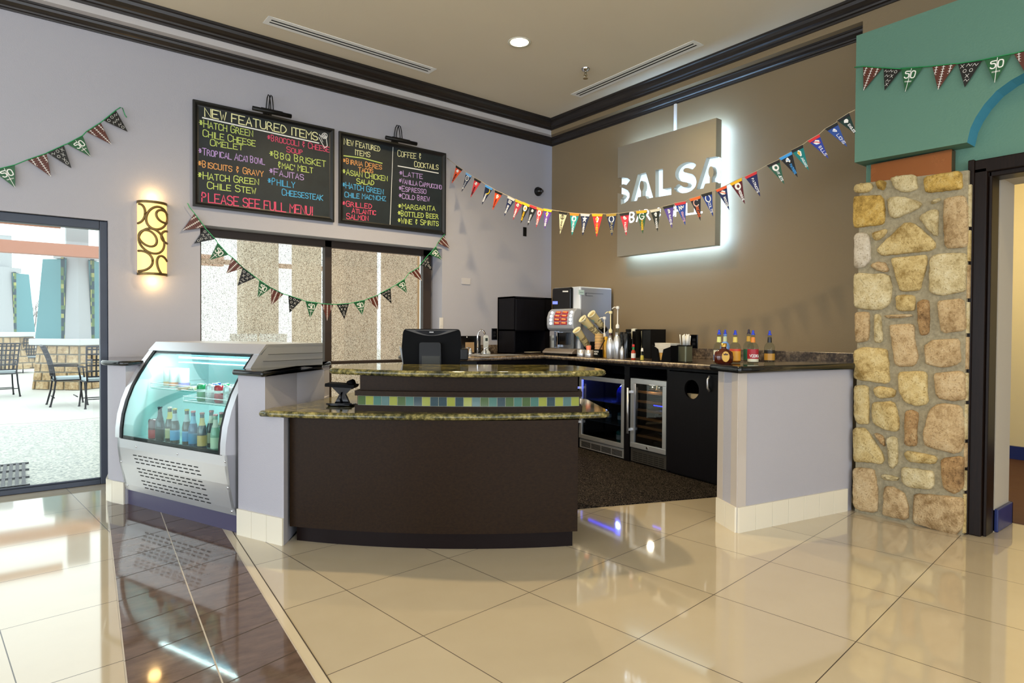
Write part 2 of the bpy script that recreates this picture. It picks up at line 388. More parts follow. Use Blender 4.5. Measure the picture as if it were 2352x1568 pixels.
struct('wall_west', mb, M_LAV)
# ceiling, bulkhead, crown mouldings
CE = struct('ceiling', MB().box(-12.2, 4, -11.2, .2, 4.0, 4.12), M_CEIL)
struct('trim_4', MB().prism([(-12, 0), (-12, -.15), (-.15, -.15), (0, 0)], 3.83, 4.0), M_SOFF)
struct('trim_5', MB().prism([(0, 0), (-.15, -.15), (-.15, -3.94), (0, -3.94)], 3.83, 4.0), M_TAN)
PF = [(0, 0), (.012, 0), (.014, .012), (.028, .016), (.032, .026), (.044, .034), (.058, .052), (.064, .07), (.076, .074), (.078, .088), (0, .088)]
def crown(name, path, sc, m):
    pr = [(a * sc, b * sc) for a, b in PF]
    return struct(name, MB().sweep(pr, path), m)
Z1, Z2 = 3.742, 3.885; UZ = (0, 0, 1)
crown('trim_6', [((-12, 0, Z1), (0, -1, 0), UZ), ((0, 0, Z1), (-1, -1, 0), UZ)], 1.0, M_CROWN)
crown('trim_7', [((0, 0, Z1), (-1, -1, 0), UZ), ((0, -3.94, Z1), (-1, 0, 0), UZ)], 1.0, M_CROWNY)
crown('trim_8', [((-12, -.15, Z2), (0, -1, 0), UZ), ((-.15, -.15, Z2), (-1, -1, 0), UZ)], 1.3, M_CROWN)
crown('trim_9', [((-.15, -.15, Z2), (-1, -1, 0), UZ), ((-.15, -9.5, Z2), (-1, 0, 0), UZ)], 1.3, M_CROWNY)
# ================================================================== teal doorway portal
mb = MB()
mb.box(-.65, .2, -4.83, -4.19, 0, 3.3); mb.box(-.65, -.30, -9.5, -4.83, 2.41, 3.3)
struct('wall_teal', mb, M_TEAL)
ar = [(2221, 327), (2229, 294), (2241, 269), (2261, 239), (2289, 208), (2322, 184), (2351, 168)]
ap = [onX(x, y, -.8) for x, y in ar]; ap = [(p.y, p.z) for p in ap]
yc = -5.75
pl = [(-4.172, 2.53), (-4.853, 2.515)] + ap[1:] + [(-5.45, 2.93), (yc, 2.96), (-6.05, 2.93)] + [(2 * yc - y, z) for y, z in ap[::-1]] + [(-7.4, 2.515), (-7.4, 3.435), (-4.172, 3.435)]
M_yz = Matrix(((0, 0, 1, 0), (1, 0, 0, 0), (0, 1, 0, 0), (0, 0, 0, 1)))
mb = MB(); n = len(pl); vv = [(-.8, y, z) for y, z in pl] + [(-.15, y, z) for y, z in pl]
mb.add(vv, [tuple(range(n)), tuple(range(2 * n - 1, n - 1, -1))], 0)
arch_idx = set(range(1, 1 + 2 * len(ap) + 2))
for i in range(n): j = (i + 1) % n; mb.add([vv[i], vv[j], vv[n + j], vv[n + i]], [(0, 1, 2, 3)], 1 if i in arch_idx else 0)
struct('wall_lintel', mb, [M_TEAL, M_BLUE])
struct('trim_10', MB().box(-.72, -.65, -4.747, -4.25, 2.3, 2.512), NT('copper').m if False else mat('98603A', .26, .92), label='copper band above the stone column')
# door frame and hall behind it
DF = thing('door_2', 'dark wood framed opening into the hall beside the stone column', 'doorway'); del DF['category'], DF['label']; DF['kind'] = 'structure'
M_DFR = m_wood('dark_door_frame', '120B08', '1E130D', .34, 2, .15)
mb = MB(); mb.box(-.70, -.50, -4.935, -4.862, 0, 2.36); mb.box(-.67, -.52, -4.955, -4.935, 0, 2.34); mb.box(-.715, -.66, -4.87, -4.835, 0, 2.42)
mb.obj('door_jamb', M_DFR, DF, bevel=.006, kind='structure')
mb = MB(); mb.box(-.70, -.50, -6.3, -4.835, 2.33, 2.415); mb.box(-.67, -.52, -6.3, -4.9, 2.30, 2.335)
mb.obj('door_head', M_DFR, DF, bevel=.006, kind='structure')
struct('wall_hall_jamb', MB().box(-.50, -.19, -4.955, -4.83, 0, 2.9).box(-.50, -.19, -9.5, -4.955, 2.32, 2.9), m_wall('hall_jamb', 'B9B2A4'))
struct('wall_hall', MB().box(2.6, 2.8, -9.5, -2.6, 0, 2.9).box(.2, 2.8, -2.8, -2.6, 0, 2.9).box(.2, 2.8, -9.5, -2.6, 2.9, 3.0).box(-.19, .2, -9.5, -4.83, 2.9, 3.0), M_HALL)
struct('floor_hall', MB().box(-.15, 2.6, -9.5, -2.8, 0, .004), mat('4A2A18', .8))
M_NAVY = mat('1D2C66', .35)
struct('baseboard_hall', MB().box(2.575, 2.6, -9, -2.8, 0, .14).box(-.48, -.165, -4.975, -4.955, 0, .15).box(-.50, -.47, -4.975, -4.83, 0, .15).box(-.19, -.165, -4.975, -4.80, 0, .15), M_NAVY, bevel=.006)
a = onX(2290, 440, 2.58); b = onX(2290, 795, 2.58); c = onX(2296, 838, 2.55); struct('trim_11', MB().box(2.56, 2.6, a.y - .0, a.y + .5, b.z, a.z).box(2.5, 2.6, c.y, c.y + .4, c.z - .1, c.z + .02), M_NAVY, bevel=.01)
l = bpy.data.lights.new('hall_fill', 'POINT'); l.energy = 105; l.color = WARM; l.shadow_soft_size = .15; o = bpy.data.objects.new('hall_fill', l); COL.objects.link(o); o.location = (1.0, -4.6, 2.5)  # unseen point lamp added to brighten the hall walls
# ================================================================== stub walls, caps, baseboards
M_BTILE = mat('E3DDCB', .12)
def baseboard(name, pts, h=.165, t=.014, w=.15):
    mb = MB()
    for p, q in zip(pts, pts[1:]):
        p, q = Vector(p), Vector(q); L = (q - p).length; d = (q - p) / L; nrm = Vector((d.y, -d.x)); m = max(1, round(L / w)); s = L / m
        for i in range(m):
            a, b = p + d * (i * s + .0012), p + d * ((i + 1) * s - .0012); a2, b2 = a + nrm * t, b + nrm * t
            mb.prism([a2[:], b2[:], b[:], a[:]], 0, h)
    return struct(name, mb, M_BTILE, bevel=.002)
def cap(name, poly, z0, z1, label, rr=.012):
    return struct(name, MB().slab(poly, z0, z1, rr), M_BGRAN, label=label)
PA = rounded([(-5.021, -.623), (-4.924, -.815), (-4.26, -.556), (-4.26, 0), (-4.955, 0)], .08, [0])
struct('wall_stub', MB().prism(PA, 0, 1.03), M_LAV)
cap('trim_12', rounded([(-5.065, -.60), (-4.95, -.86), (-4.25, -.588), (-4.25, -.002), (-4.97, -.002)], .07, [0, 1]), 1.03, 1.065, 'black granite cap on the stub wall beside the glass door')
baseboard('baseboard_stub', [PA[0], PA[2], PA[4], PA[5], (-4.924, -.815)][0:5] if False else [(-4.985, -.40), (-5.018, -.60), (-4.99, -.69), (-4.930, -.812)])
S_L, S_R = Vector((-4.449, -2.024)), Vector((-4.288, -2.411)); E2 = Vector((.63, .776))
mb = MB(); up = [(-4.449, -2.024), (-4.352, -2.258), (-3.56, -1.30), (-3.66, -1.20), (-3.78, -1.755)]
mb.prism(up, .6, 1.015); lo = [S_L[:], S_R[:], (S_R + E2 * .06)[:], (-4.05, -2.06), (-3.56, -1.30), (-3.66, -1.20), (-3.78, -1.755)]; mb.prism(lo, 0, .772)
struct('wall_counter_stub', mb, M_LAV)
cap('trim_13', rounded([(-4.492, -2.012), (-4.385, -2.325), (-3.535, -1.29), (-3.60, -1.16), (-3.70, -1.24), (-3.80, -1.758)], .03, [0, 1, 2, 3]), 1.015, 1.05, 'black granite cap on the stub wall beside the display case')
baseboard('baseboard_counter', [S_L[:], S_R[:]])
hw = [(-1.875, -3.936), (-.715, -4.148), (-.715, -3.90), (-1.755, -3.711)]
struct('wall_half', MB().prism(hw, 0, 1.04), M_LAV)
cap('trim_14', rounded([(-1.945, -3.985), (-.69, -4.20), (-.69, -3.86), (-1.80, -3.655)], .035, [0, 3]), 1.04, 1.085, 'black granite ledge on the half wall beside the stone column')
baseboard('baseboard_half', [(-1.755, -3.711), (-1.875, -3.936), (-.775, -4.137)])
d1 = Vector((-1.875, -3.936)); d2 = (Vector((-1.755, -3.711)) - d1).normalized(); d3 = (Vector((-.715, -4.148)) - d1).normalized()
mb = MB()
def guard(p, q, t=.004):
    d = (q - p).normalized(); nr = Vector((-d.y, d.x)); 
    if nr.dot(Vector((1.2, -4.1)) - p) > 0: nr = -nr
    mb.prism([p[:], q[:], (q + nr * t)[:], (p + nr * t)[:]], .165, 1.04)
guard(d1, d1 + d3 * .075); guard(d1, d1 + d2 * .075); guard(d1 + d2 * .18, d1 + d2 * .255)
struct('trim_15', mb, mat('C0B8B0', .07), label='clear plastic corner guards on the half wall end')
# ================================================================== bar counter
CT = thing('bar_counter', 'dark wood bar counter with two green granite tops and a mosaic tile band', 'counter', (-3.57, -2.95, 0))
BF = arc3((-4.242, -2.38), (-3.591, -3.057), (-2.901, -3.514)); IN = Vector((.639, .769))
def back(pts, d): return [(p[0] + IN.x * d, p[1] + IN.y * d) for p in pts]
MB().prism(BF + back([BF[-1], BF[0]], .6), .1, .772, sm=False).obj('front_panel', M_DWOOD, CT, world=True)
KF = arc3((-4.193, -2.364), (-3.589, -3.012), (-2.9, -3.47)); MB().prism(KF + back([KF[-1], KF[0]], .5), 0, .1).obj('kick_board', mat('140A08', .45, 0, .12), CT, world=True)
LF = arc3((-4.40, -2.30), (-3.50, -3.155), (-2.705, -3.585))
low = LF + [(-2.62, -3.50), (-2.28, -2.98), (-2.42, -2.50), (-3.45, -1.52), (-4.06, -2.06), (-4.30, -2.19)]
MB().slab(rounded(low, .05, [24, 25, 26]), .774, .812, .018).obj('lower_countertop', M_GRAN, CT, world=True)
RF = arc3((-3.913, -2.634), (-3.42, -3.10), (-2.85, -3.467))
def arcwall(pts, o, dep, z0, z1, name, m, ext=0.0, sm=False):
    q = offs(pts, o); q = [(q[0][0] + (q[0][0] - q[1][0]) * ext, q[0][1] + (q[0][1] - q[1][1]) * ext)] + q + [(q[-1][0] + (q[-1][0] - q[-2][0]) * ext, q[-1][1] + (q[-1][1] - q[-2][1]) * ext)]
    return MB().prism(q + [(p[0] + IN.x * dep, p[1] + IN.y * dep) for p in q[::-1]], z0, z1).obj(name, m, CT, world=True, bevel=.004)
sg = 1 if offs(RF, .1)[12][1] < RF[12][1] else -1
arcwall(RF, sg * .012, .12, .812, .846, 'base_moulding', M_DWOOD, .3)
arcwall(RF, -sg * .002, .1, .846, .905, 'tile_backing', M_BLKW, .1)
arcwall(RF, sg * .018, .12, .905, .935, 'ledge_moulding', M_DWOOD, .25)
arcwall(RF, -sg * .03, .1, .935, 1.026, 'upper_panel', M_DWOOD, 0)
cols = ['3F5A33', '8C9440', '3F6E66', '4E7070', '25404A']; seq = [0, 1, 2, 3, 1, 0, 2, 4, 1, 4, 4, 1, 4, 1, 3, 0, 2, 4, 0, 2, 0, 2, 1, 4, 1, 3, 1]
mb = MB(); RT = arc3((-3.913, -2.634), (-3.42, -3.10), (-2.85, -3.467), 27)
for i, cidx in enumerate(seq):
    a, b = Vector(RT[i]), Vector(RT[i + 1]); d = (b - a).normalized(); nr = Vector((d.y, -d.x)) * sg; a = a + d * .0015; b = b - d * .0015
    mb.prism([(a + nr * .004)[:], (b + nr * .004)[:], (b - nr * .004)[:], (a - nr * .004)[:]], .849, .902, cidx)
mb.obj('mosaic_tile_band', [mat(c, .07, 0, .5, .6) for c in cols], CT, world=True, bevel=.001, seg=1)
mb = MB(); q = offs(RT, sg * .0015); mb.prism(q + offs(RT, -sg * .001)[::-1], .847, .904); mb.obj('tile_grout', mat('A7AA98', .7), CT, world=True)
UF = arc3((-4.01, -2.40), (-3.518, -3.104), (-2.66, -3.52))
upp = UF + [(-2.55, -3.38), (-2.42, -2.95), (-3.62, -2.02), (-3.93, -2.26)]
MB().slab(rounded(upp, .09, [24, 25, 26, 27, 28, 0]), 1.026, 1.062, .017).obj('upper_countertop', M_GRAN, CT, world=True)
# ================================================================== stone column
SA = [('y', '168,215 205,200 290,195 290,235 250,262 168,262'), ('o', '305,185 375,175 378,240 330,245'), ('p', '405,165 480,145 575,142 590,240 510,262 440,240 415,200'), ('o', '625,170 640,155 870,110 885,235 780,250 640,265'),
 ('o', '165,285 355,275 372,380 365,470 165,492'), ('p', '385,300 430,285 510,290 620,325 600,360 440,435 400,420'), ('p', '670,315 735,293 735,318 675,340'), ('t', '755,300 890,275 912,320 912,620 770,630 755,480'), ('p', '590,430 640,385 718,362 722,550 690,540'),
 ('y', '310,640 380,570 510,450 580,470 712,595 690,640 350,678'), ('y', '275,530 390,490 370,545 310,585'), ('w', '172,530 230,518 270,540 278,700 240,750 172,762'), ('y', '405,690 650,665 645,740 605,890 590,905 470,910 440,800'),
 ('p', '665,690 700,665 860,655 908,660 900,910 740,938 660,915'), ('t', '270,745 310,712 380,718 398,785 330,775'), ('p', '165,800 200,788 400,795 418,870 405,990 340,1035 172,1018'), ('y', '438,945 470,930 570,930 572,1038 450,1040'), ('b', '585,970 660,955 665,1190 600,1200 585,1110'),
 ('t', '712,970 890,955 905,1165 780,1182 740,1175'), ('t', '172,1045 270,1040 265,1235 180,1250'), ('p', '300,1060 340,1050 358,1245 305,1245'), ('t', '355,1065 550,1060 550,1075 400,1088'), ('t', '400,1125 560,1120 570,1250 595,1340 560,1405 440,1400 410,1200'),
 ('t', '625,1270 680,1225 860,1215 872,1380 760,1412 640,1390'), ('y', '165,1300 230,1270 390,1290 405,1500 380,1515 170,1485')]
SB = [('y', '550,185 770,175 785,440 690,455 600,425 555,340'), ('t', '825,190 1065,175 1080,400 980,415 850,390'), ('y', '205,285 315,290 320,600 220,590 200,520'), ('y', '350,305 420,295 530,320 525,385 400,395 355,350'), ('y', '345,420 520,412 555,560 550,655 430,640 345,580'),
 ('b', '605,480 705,490 690,775 595,760'), ('t', '790,480 860,430 1045,445 1065,560 1055,800 1000,830 760,770 740,680'), ('y', '195,620 290,620 370,740 440,840 430,915 300,890 195,890'), ('b', '350,655 430,680 450,780 400,730'), ('p', '455,690 540,690 545,900 510,945 475,930'),
 ('y', '600,800 850,845 850,910 640,890 600,860'), ('b', '885,860 1060,840 1060,1090 1000,1150 900,1100 885,960'), ('t', '195,930 360,945 385,1100 385,1290 250,1275 195,1240'), ('p', '405,985 555,1010 545,1040 430,1035'), ('p', '570,925 830,965 825,1105 660,1100 575,1060'),
 ('t', '440,1080 500,1080 600,1130 630,1260 630,1350 425,1310'), ('t', '670,1135 1060,1170 1055,1410 1000,1470 900,1445 665,1370')]
def m_stone(nm, c1, c2, c3):
    k = NT(nm); v = k.coords(); a = k.noise(v, 22, 6, .7); b = k.noise(v, 6, 4, .6); c = k.noise(v, 90, 3, .6)
    k.base(k.mix(k.ramp(c, [(.55, '000000'), (.72, 'FFFFFF')]), k.ramp(k.math('ADD', k.math('MULTIPLY', a, .5), k.math('MULTIPLY', b, .5)), [(.36, c2), (.5, c1), (.66, c3)]), lin(c2)))
    k.set(.85, 0, .25); k.bump(k.math('ADD', k.math('MULTIPLY', a, .7), k.math('MULTIPLY', c, .4)), .9, .018); return k.m
STM = {'y': m_stone('stone_yellow', 'C8B17A', '8E7440', 'DACA9A'), 'o': m_stone('stone_ochre', 'C4A256', '80642E', 'D6C084'), 'p': m_stone('stone_pale', 'CBBB90', '948052', 'DCD2B0'),
       't': m_stone('stone_tan', 'BFA57C', '866A44', 'D4C09A'), 'b': m_stone('stone_brown', 'A5845A', '624A30', 'C6AE82'), 'w': m_stone('stone_white', 'C9BEAA', '948468', 'DCD4C4')}
STK = list(STM)
SCOL = thing('stone_column', 'column of yellow rubble stones in grey mortar beside the dark doorway', 'column', (-.72, -4.51, 0))
XF = -.772
k = NT('grey_mortar'); n = k.noise(k.coords(), 40, 5, .6); k.base(k.ramp(n, [(.3, '8A8169'), (.7, 'A99F84')])); k.set(.92, 0, .2); k.bump(n, .7, .012)
core = MB(); tops = [(-4.18, 2.392), (-4.86, 2.345)]
cv_ = [(x, y, z) for x in (-.655, XF + .028) for y, z in ((-4.185, 0), (-4.848, 0), (-4.848, 2.35), (-4.185, 2.385))]
core.add(cv_, [(3, 2, 1, 0), (4, 5, 6, 7), (0, 1, 5, 4), (1, 2, 6, 5), (2, 3, 7, 6), (3, 0, 4, 7)])
core.obj('mortar_core', k.m, SCOL, world=True)
mb = MB()
for SL, oxx, oyy, sc in ((SA, 1900, 350, 2.851), (SB, 1900, 800, 3.409)):
    for key, s in SL:
        pts = [tuple(map(float, a.split(','))) for a in s.split()]
        P = [onX(oxx + x / sc, oyy + y / sc, XF) for x, y in pts]; pl = [(p.y, p.z) for p in P]
        pl = rounded(pl, .03, None, 3)
        q = []
        for i, p in enumerate(pl):
            t = pl[(i + 1) % len(pl)]; m = max(1, int(math.dist(p, t) / .03))
            for j in range(m): f = j / m; q.append((p[0] + (t[0] - p[0]) * f + random.uniform(-.003, .003), p[1] + (t[1] - p[1]) * f + random.uniform(-.003, .003)))
        cy, cz = sum(p[0] for p in q) / len(q), sum(p[1] for p in q) / len(q); n = len(q)
        def ring(f, x): return [(x + random.uniform(-.003, .003), cy + (p[0] - cy) * f, cz + (p[1] - cz) * f) for p in q]
        small = min(max(p[0] for p in q) - min(p[0] for p in q), max(p[1] for p in q) - min(p[1] for p in q))
        g = .012 / max(small, .05)
        rs = [ring(1, XF + .035), ring(1, XF + .012), ring(1 - g * .8, XF + .003), ring(1 - g * 2.2, XF - .003), ring(.5, XF - .007)]
        vs = [p for R in rs for p in R] + [(XF - .008, cy, cz)]; fs = [(a * n + i, a * n + (i + 1) % n, (a + 1) * n + (i + 1) % n, (a + 1) * n + i) for a in range(4) for i in range(n)] + [(4 * n + i, 4 * n + (i + 1) % n, 5 * n) for i in range(n)]
        mb.add(vs, [f[::-1] for f in fs], STK.index(key), True)
# side stones facing the doorway
z = .0
while z < 2.25:
    h = random.uniform(.14, .3); mb.box(-.74, -.665, -4.862, -4.846, z + .012, min(z + h, 2.33) - .012, random.choice([0, 2, 3])); z += h
mb.obj('rubble_stones', [STM[k_] for k_ in STK], SCOL, world=True)
# ================================================================== outdoors
k = NT('pebble_paving'); vo = k.new('ShaderNodeTexVoronoi'); k.link(k.coords(), vo.inputs['Vector']); vo.inputs['Scale'].default_value = 55
k.base(k.ramp(vo.outputs['Color'], [(.1, '8F938F'), (.5, 'BDBDB5'), (.9, 'D8D4C8')])); k.set(.8)
struct('floor_patio_pebble', MB().box(-14, 6, .3, 4.6, -.08, -.012), k.m)
struct('floor_patio', MB().box(-30, 14, 4.6, 70, -.08, -.012).prism([(-5.2 + 1.9 * math.cos(i * .157), 6.6 + 1.9 * math.sin(i * .157)) for i in range(40)], -.012, -.006), m_wall('patio_concrete', 'CFCDC6', 30, .1))
M_IRON = mat('2A2A30', .45, .6)
mb = MB(); 
for i in range(22): x = -6.5 + i * .046; mb.box(x, x + .026, .36, 1.46, -.012, .002)
for y in (.36, .72, 1.09, 1.44): mb.box(-6.5, -5.48, y, y + .03, -.012, .003)
solo('drain_grate', mb, M_IRON, 'dark slotted drain grate in the pebble paving outside the glass door', 'drain grate')
M_TERRA = mat('B5775A', .8); M_PST = m_stone('patio_stone', 'BFA27A', '8E7452', 'D8C6A4'); M_PCAP = mat('C9CCCB', .6); M_PTEAL = mat('5A8C92', .7); M_PGREY = mat('A9ABAD', .7)
k = NT('mosaic_checker'); ch = k.new('ShaderNodeTexWhiteNoise', noise_dimensions='3D'); sn = k.new('ShaderNodeVectorMath', operation='FLOOR'); k.link(k.coords((16, 16, 11)), sn.inputs[0]); k.link(sn.outputs[0], ch.inputs['Vector'])
k.base(k.ramp(ch.outputs[0], [(.2, '25404A'), (.5, '5F7A44'), (.8, 'A8A860')], True)); k.set(.2); M_MOS = k.m
def sq(h): return [(0, -h), (h, 0), (0, h), (-h, 0)]
def frustum(h0, h1, z0, z1, cy=0.0, cy1=None):
    a = sq(h0); b = sq(h1); cy1 = cy if cy1 is None else cy1
    return MB().add([(x, y + cy, z0) for x, y in a] + [(x, y + cy1, z1) for x, y in b], [(3, 2, 1, 0), (4, 5, 6, 7)] + [(i, (i + 1) % 4, 4 + (i + 1) % 4, 4 + i) for i in range(4)])
PC = thing('patio_column', 'large teal and grey patio column on a stone base, seen through the glass door', 'column', (-4.56, 10.75, -.012))
st = frustum(.80, .70, 0, .96)
for r_ in range(5):
    z0 = r_ * .19
    for sgn in (-1, 1):
        t = 0.0
        while t < .98:
            w_ = random.uniform(.18, .34); t1 = min(t + w_, 1.0); h0 = .80 - .1 * z0 / .96; 
            for_pts = []
            for (tt, zz) in ((t + .02, z0 + .015), (t1 - .02, z0 + .015), (t1 - .02, z0 + .175), (t + .02, z0 + .175)):
                hh = .80 - .104 * zz; for_pts.append((sgn * hh * tt, -hh * (1 - tt), zz))
            nv = Vector((sgn * .7, -.7, .1)) * .03
            b_ = [Vector(p) for p in for_pts]; vs = [p + nv * .1 for p in b_] + [p + nv for p in b_]
            st.add(vs, [(4, 5, 6, 7) if sgn > 0 else (7, 6, 5, 4)] + [(i, (i + 1) % 4, 4 + (i + 1) % 4, 4 + i) for i in range(4)], 1); t = t1
st.obj('stone_base', [mat('8E8878', .9), M_PST], PC)
frustum(.86, .86, .96, 1.10).obj('base_cap', M_PCAP, PC, bevel=.02)
frustum(.74, .60, 1.10, 2.83, .12).obj('teal_fins', M_PTEAL, PC)
frustum(.24, .19, 1.10, 2.98, -.43, -.32).obj('grey_core', M_PGREY, PC)
mb = MB(); mb.box(-.30, -.23, -.40, -.30, 1.1, 2.85).box(.23, .30, -.40, -.30, 1.1, 2.85); mb.obj('mosaic_strip', M_MOS, PC)
frustum(.42, .42, 2.84, 2.98, -.1).obj('column_head', M_PGREY, PC); MB().box(-.2, .2, -.35, .05, 2.98, 3.9).obj('post', M_PGREY, PC)
p = onY(8, 700, 17.5); copy_tree(PC, (p.x, 17.5, .1), label='teal patio column on a stone base farther off, at the edge of the view through the door')
def beam(px0, px1, py0, py1, y, d, label):
    a = onY(px0, py0, y); b = onY(px1, py1, y); c = onY(px0, py1, y)
    return solo('pergola_beam', MB().box(min(a.x, b.x) - 1.5, max(a.x, b.x) + (2.5 if px1 > 200 else 0), y, y + d, b.z, a.z), M_TERRA, label, 'beam')
beam(0, 229, 549, 592, 9.9, .25, 'lower terracotta pergola beam behind the patio column head'); beam(0, 140, 496, 522, 8.4, .2, 'upper terracotta pergola beam in front of the patio column')
def chair():
    t = thing('patio_chair', '', 'chair', (0, 0, 0), 0, 'iron patio chairs outside')
    def leg(x, y, dx, dy): MB().tube([(x, y, .44), (x + dx * .3, y + dy * .3, .25), (x + dx, y + dy, 0)], .014, 6).sphere((x + dx, y + dy, .008), .02, 8).obj('leg', M_IRON, t)
    for x, y, dx, dy in ((-.22, .2, -.03, .04), (.22, .2, .03, .04), (-.22, -.2, -.03, -.08), (.22, -.2, .03, -.08)): leg(x, y, dx, dy)
    MB().prism(rounded([(-.24, -.23), (.24, -.23), (.25, .24), (-.25, .24)], .05), .43, .45).obj('seat', M_IRON, t)
    MB().prism(rounded([(-.22, -.2), (.22, -.2), (.23, .22), (-.23, .22)], .05), .45, .49).obj('seat_cushion', mat('B9C6CC', .8), t)
    bk = MB(); f = lambda u, v: (u * (.21 + .03 * v), -.21 - .02 * v - .12 * v * v - .03 * (1 - u * u), .44 + .58 * v)
    for u in (-1, 1): bk.tube([f(u, v / 8) for v in range(9)], .014, 6)
    bk.tube([f(u / 4, 1) for u in range(-4, 5)], .016, 6)
    bk.obj('back_frame', M_IRON, t); bl = MB()
    for u in (-.7, -.42, -.14, .14, .42, .7): bl.tube([f(u, .12 + v * .11) for v in range(9)], .013, 4)
    for v in (.14, .3, .46, .62, .78, .92): bl.tube([f(u / 4, v) for u in range(-4, 5)], .013, 4)
    bl.obj('back_lattice', M_IRON, t)
    for s in (-1, 1): MB().tube([f(s, .42), (s * .27, -.05, .68), (s * .27, .17, .67), (s * .23, .2, .44)], .013, 6).obj('armrest', M_IRON, t)
    for y in (.1, -.22): MB().tube([(-.23, y, .15), (.23, y, .15)], .009, 6).obj('stretcher', M_IRON, t)
    return t
c0_ = chair()
for i, (x, y, r_, lb) in enumerate(((-4.90, 6.95, -1.5, 'black iron patio chair seen from its side, beside the stone column base'), (-4.50, 6.35, .1, 'black iron patio chair nearest the door frame, its lattice back turned to the room'),
        (-5.86, 9.35, .2, 'black iron patio chair at the edge of the glass door view'), (-5.35, 17.5, .3, 'distant iron patio chair behind the large patio column'))):
    o = c0_ if i == 0 else copy_tree(c0_); o.location = (x, y, -.006); o.rotation_euler = (0, 0, r_); o['label'] = lb
pp = onZ(66, 832, 0); q_ = .25
solo('planter', MB().lathe([(.36, 0), (.42, .35), (.46, .62), (.5, .66), (.5, .72), (.4, .72), (.38, .66)], 8, 0, Matrix.Translation((-5.32, 22, -.01))), M_PCAP, 'pale planter pot under the bare tree', 'planter')
tr = thing('bare_tree', 'small bare tree standing in the bright yard beyond the patio', 'tree', (-5.25, 24, 0))
tb = MB(); tw = MB(); rnd = random.Random(3)
def branch(p, d, L, r, dep):
    q = p + d * L; m = (p + q) / 2 + Vector((rnd.uniform(-.05, .05),) * 3) * L; (tb if dep < 2 else tw).tube([p, m, q], r, 5, rs=[r, r * .85, r * .7])
    if dep < 5:
        for _ in range(3 if dep < 3 else 2):
            nd = (d + Vector((rnd.uniform(-.8, .8), rnd.uniform(-.6, .6), rnd.uniform(-.1, .5)))).normalized(); branch(q, nd, L * rnd.uniform(.6, .85), r * .62, dep + 1)
branch(Vector((0, 0, 0)), Vector((.05, 0, 1)), .75, .07, 0)
tb.obj('trunk', mat('6B5F58', .9), tr); tw.obj('twigs', mat('8A7F7A', .9), tr)
# forms seen through the window screen
M_STUC = mat('AC8660', .85); M_STUC2 = mat('8F745A', .85)
def pillar(px0, px1, y, lb, m=M_STUC, z1=4):
    a = onY(px0, 700, y).x; b = onY(px1, 700, y).x; solo('stucco_pillar', MB().box(a, b, y, y + .5, -.01, z1).box(a - .03, b + .03, y - .03, y + .53, -.01, .4), m, lb, 'pillar')
pillar(790, 866, 3.0, 'wide tan stucco pillar outside, left in the narrow window pane'); pillar(905, 964, 3.4, 'tan stucco pillar outside at the end of the narrow window pane')
pillar(560, 640, 7.0, 'pale stucco pillar outside behind the wide window pane', mat('C4B49C', .85)); pillar(690, 738, 6.0, 'pale stucco pillar outside beside the window mullion', mat('BFA88A', .85))
a = onY(430, 590, 8.0); b = onY(700, 618, 8.0); t = thing('outdoor_portico', 'tan roofed portico outside, seen through the wide window pane', 'portico', ((a.x + b.x) / 2, 8.1, -.01)); c_ = t.location.x
MB().box(a.x - c_, b.x + .5 - c_, -.1, .1, b.z + .01, a.z + .01).obj('fascia', mat('A8785A', .8), t)
for x in (a.x + .1, b.x + .3): MB().box(x - c_ - .1, x - c_ + .1, -.08, .08, 0, b.z + .01).obj('post', mat('B8A890', .8), t)
for i, px in enumerate((570, 640)):
    a = onY(px - 32, 765, 5.0); b = onY(px + 30, 800, 5.0); t = thing('white_bench', ('' if i else '') + ('white outdoor bench seen low through the screen, nearer the display case' if i == 0 else 'white outdoor bench seen low through the screen, nearer the window mullion'), 'bench', ((a.x + b.x) / 2, 5.0, -.01))
    w_ = (b.x - a.x) / 2; MB().box(-w_, w_, .25, .3, .42, a.z).obj('backrest', M_WHITE, t); MB().box(-w_, w_, -.2, .3, .4, .46).obj('seat', M_WHITE, t)
    for sx_ in (-1, 1): MB().box(sx_ * w_ - .03, sx_ * w_ + .03, -.2, .3, 0, .41).obj('leg', M_WHITE, t)
# ================================================================== glass door and window
M_ALU = mat('3C424E', .42, .3); M_BRZ = mat('40352F', .45, .4)
D1 = thing('door_1', '', ''); del D1['label'], D1['category']; D1['kind'] = 'structure'
MB().box(-5.012, -4.957, .02, .11, 0, 2.20).box(-7.6, -7.54, .02, .11, 0, 2.2).box(-6.36, -6.28, .02, .11, .04, 2.13).obj('door_stile', M_ALU, D1, bevel=.005, kind='structure')
MB().box(-7.54, -5.012, .02, .11, 2.13, 2.20).box(-7.54, -5.012, .02, .11, 0, .04).box(-7.54, -5.012, .035, .055, .04, .055).obj('door_rail', M_ALU, D1, bevel=.005, kind='structure')
MB().box(-7.54, -5.012, .062, .068, .04, 2.13).obj('door_glass', M_GLASS, D1, kind='structure')
W1 = thing('window_1', '', ''); del W1['label'], W1['category']; W1['kind'] = 'structure'
YF = .2; fx = lambda px, py=650: onY(px, py, YF).x
xr0, xr1, xm0, xm1, xl = fx(972), fx(990), fx(746), fx(762), -4.25
zt = onY(745, 567, YF).z; zs0, zs1 = onY(850, 834, YF).z, onY(850, 827, YF).z
mb = MB(); mb.box(xr0, xr1, YF, .27, 0, WT).box(xm0, xm1, YF, .27, 0, WT).box(xl, xl + .05, YF, .27, 0, WT).box(xl, xr1, YF, .27, zt, WT).box(xl, xr1, YF, .27, zs0, zs1).box(xl, xr1, YF, .27, 0, .06).box(xr1, -1.69, .25, .3, 0, WT)
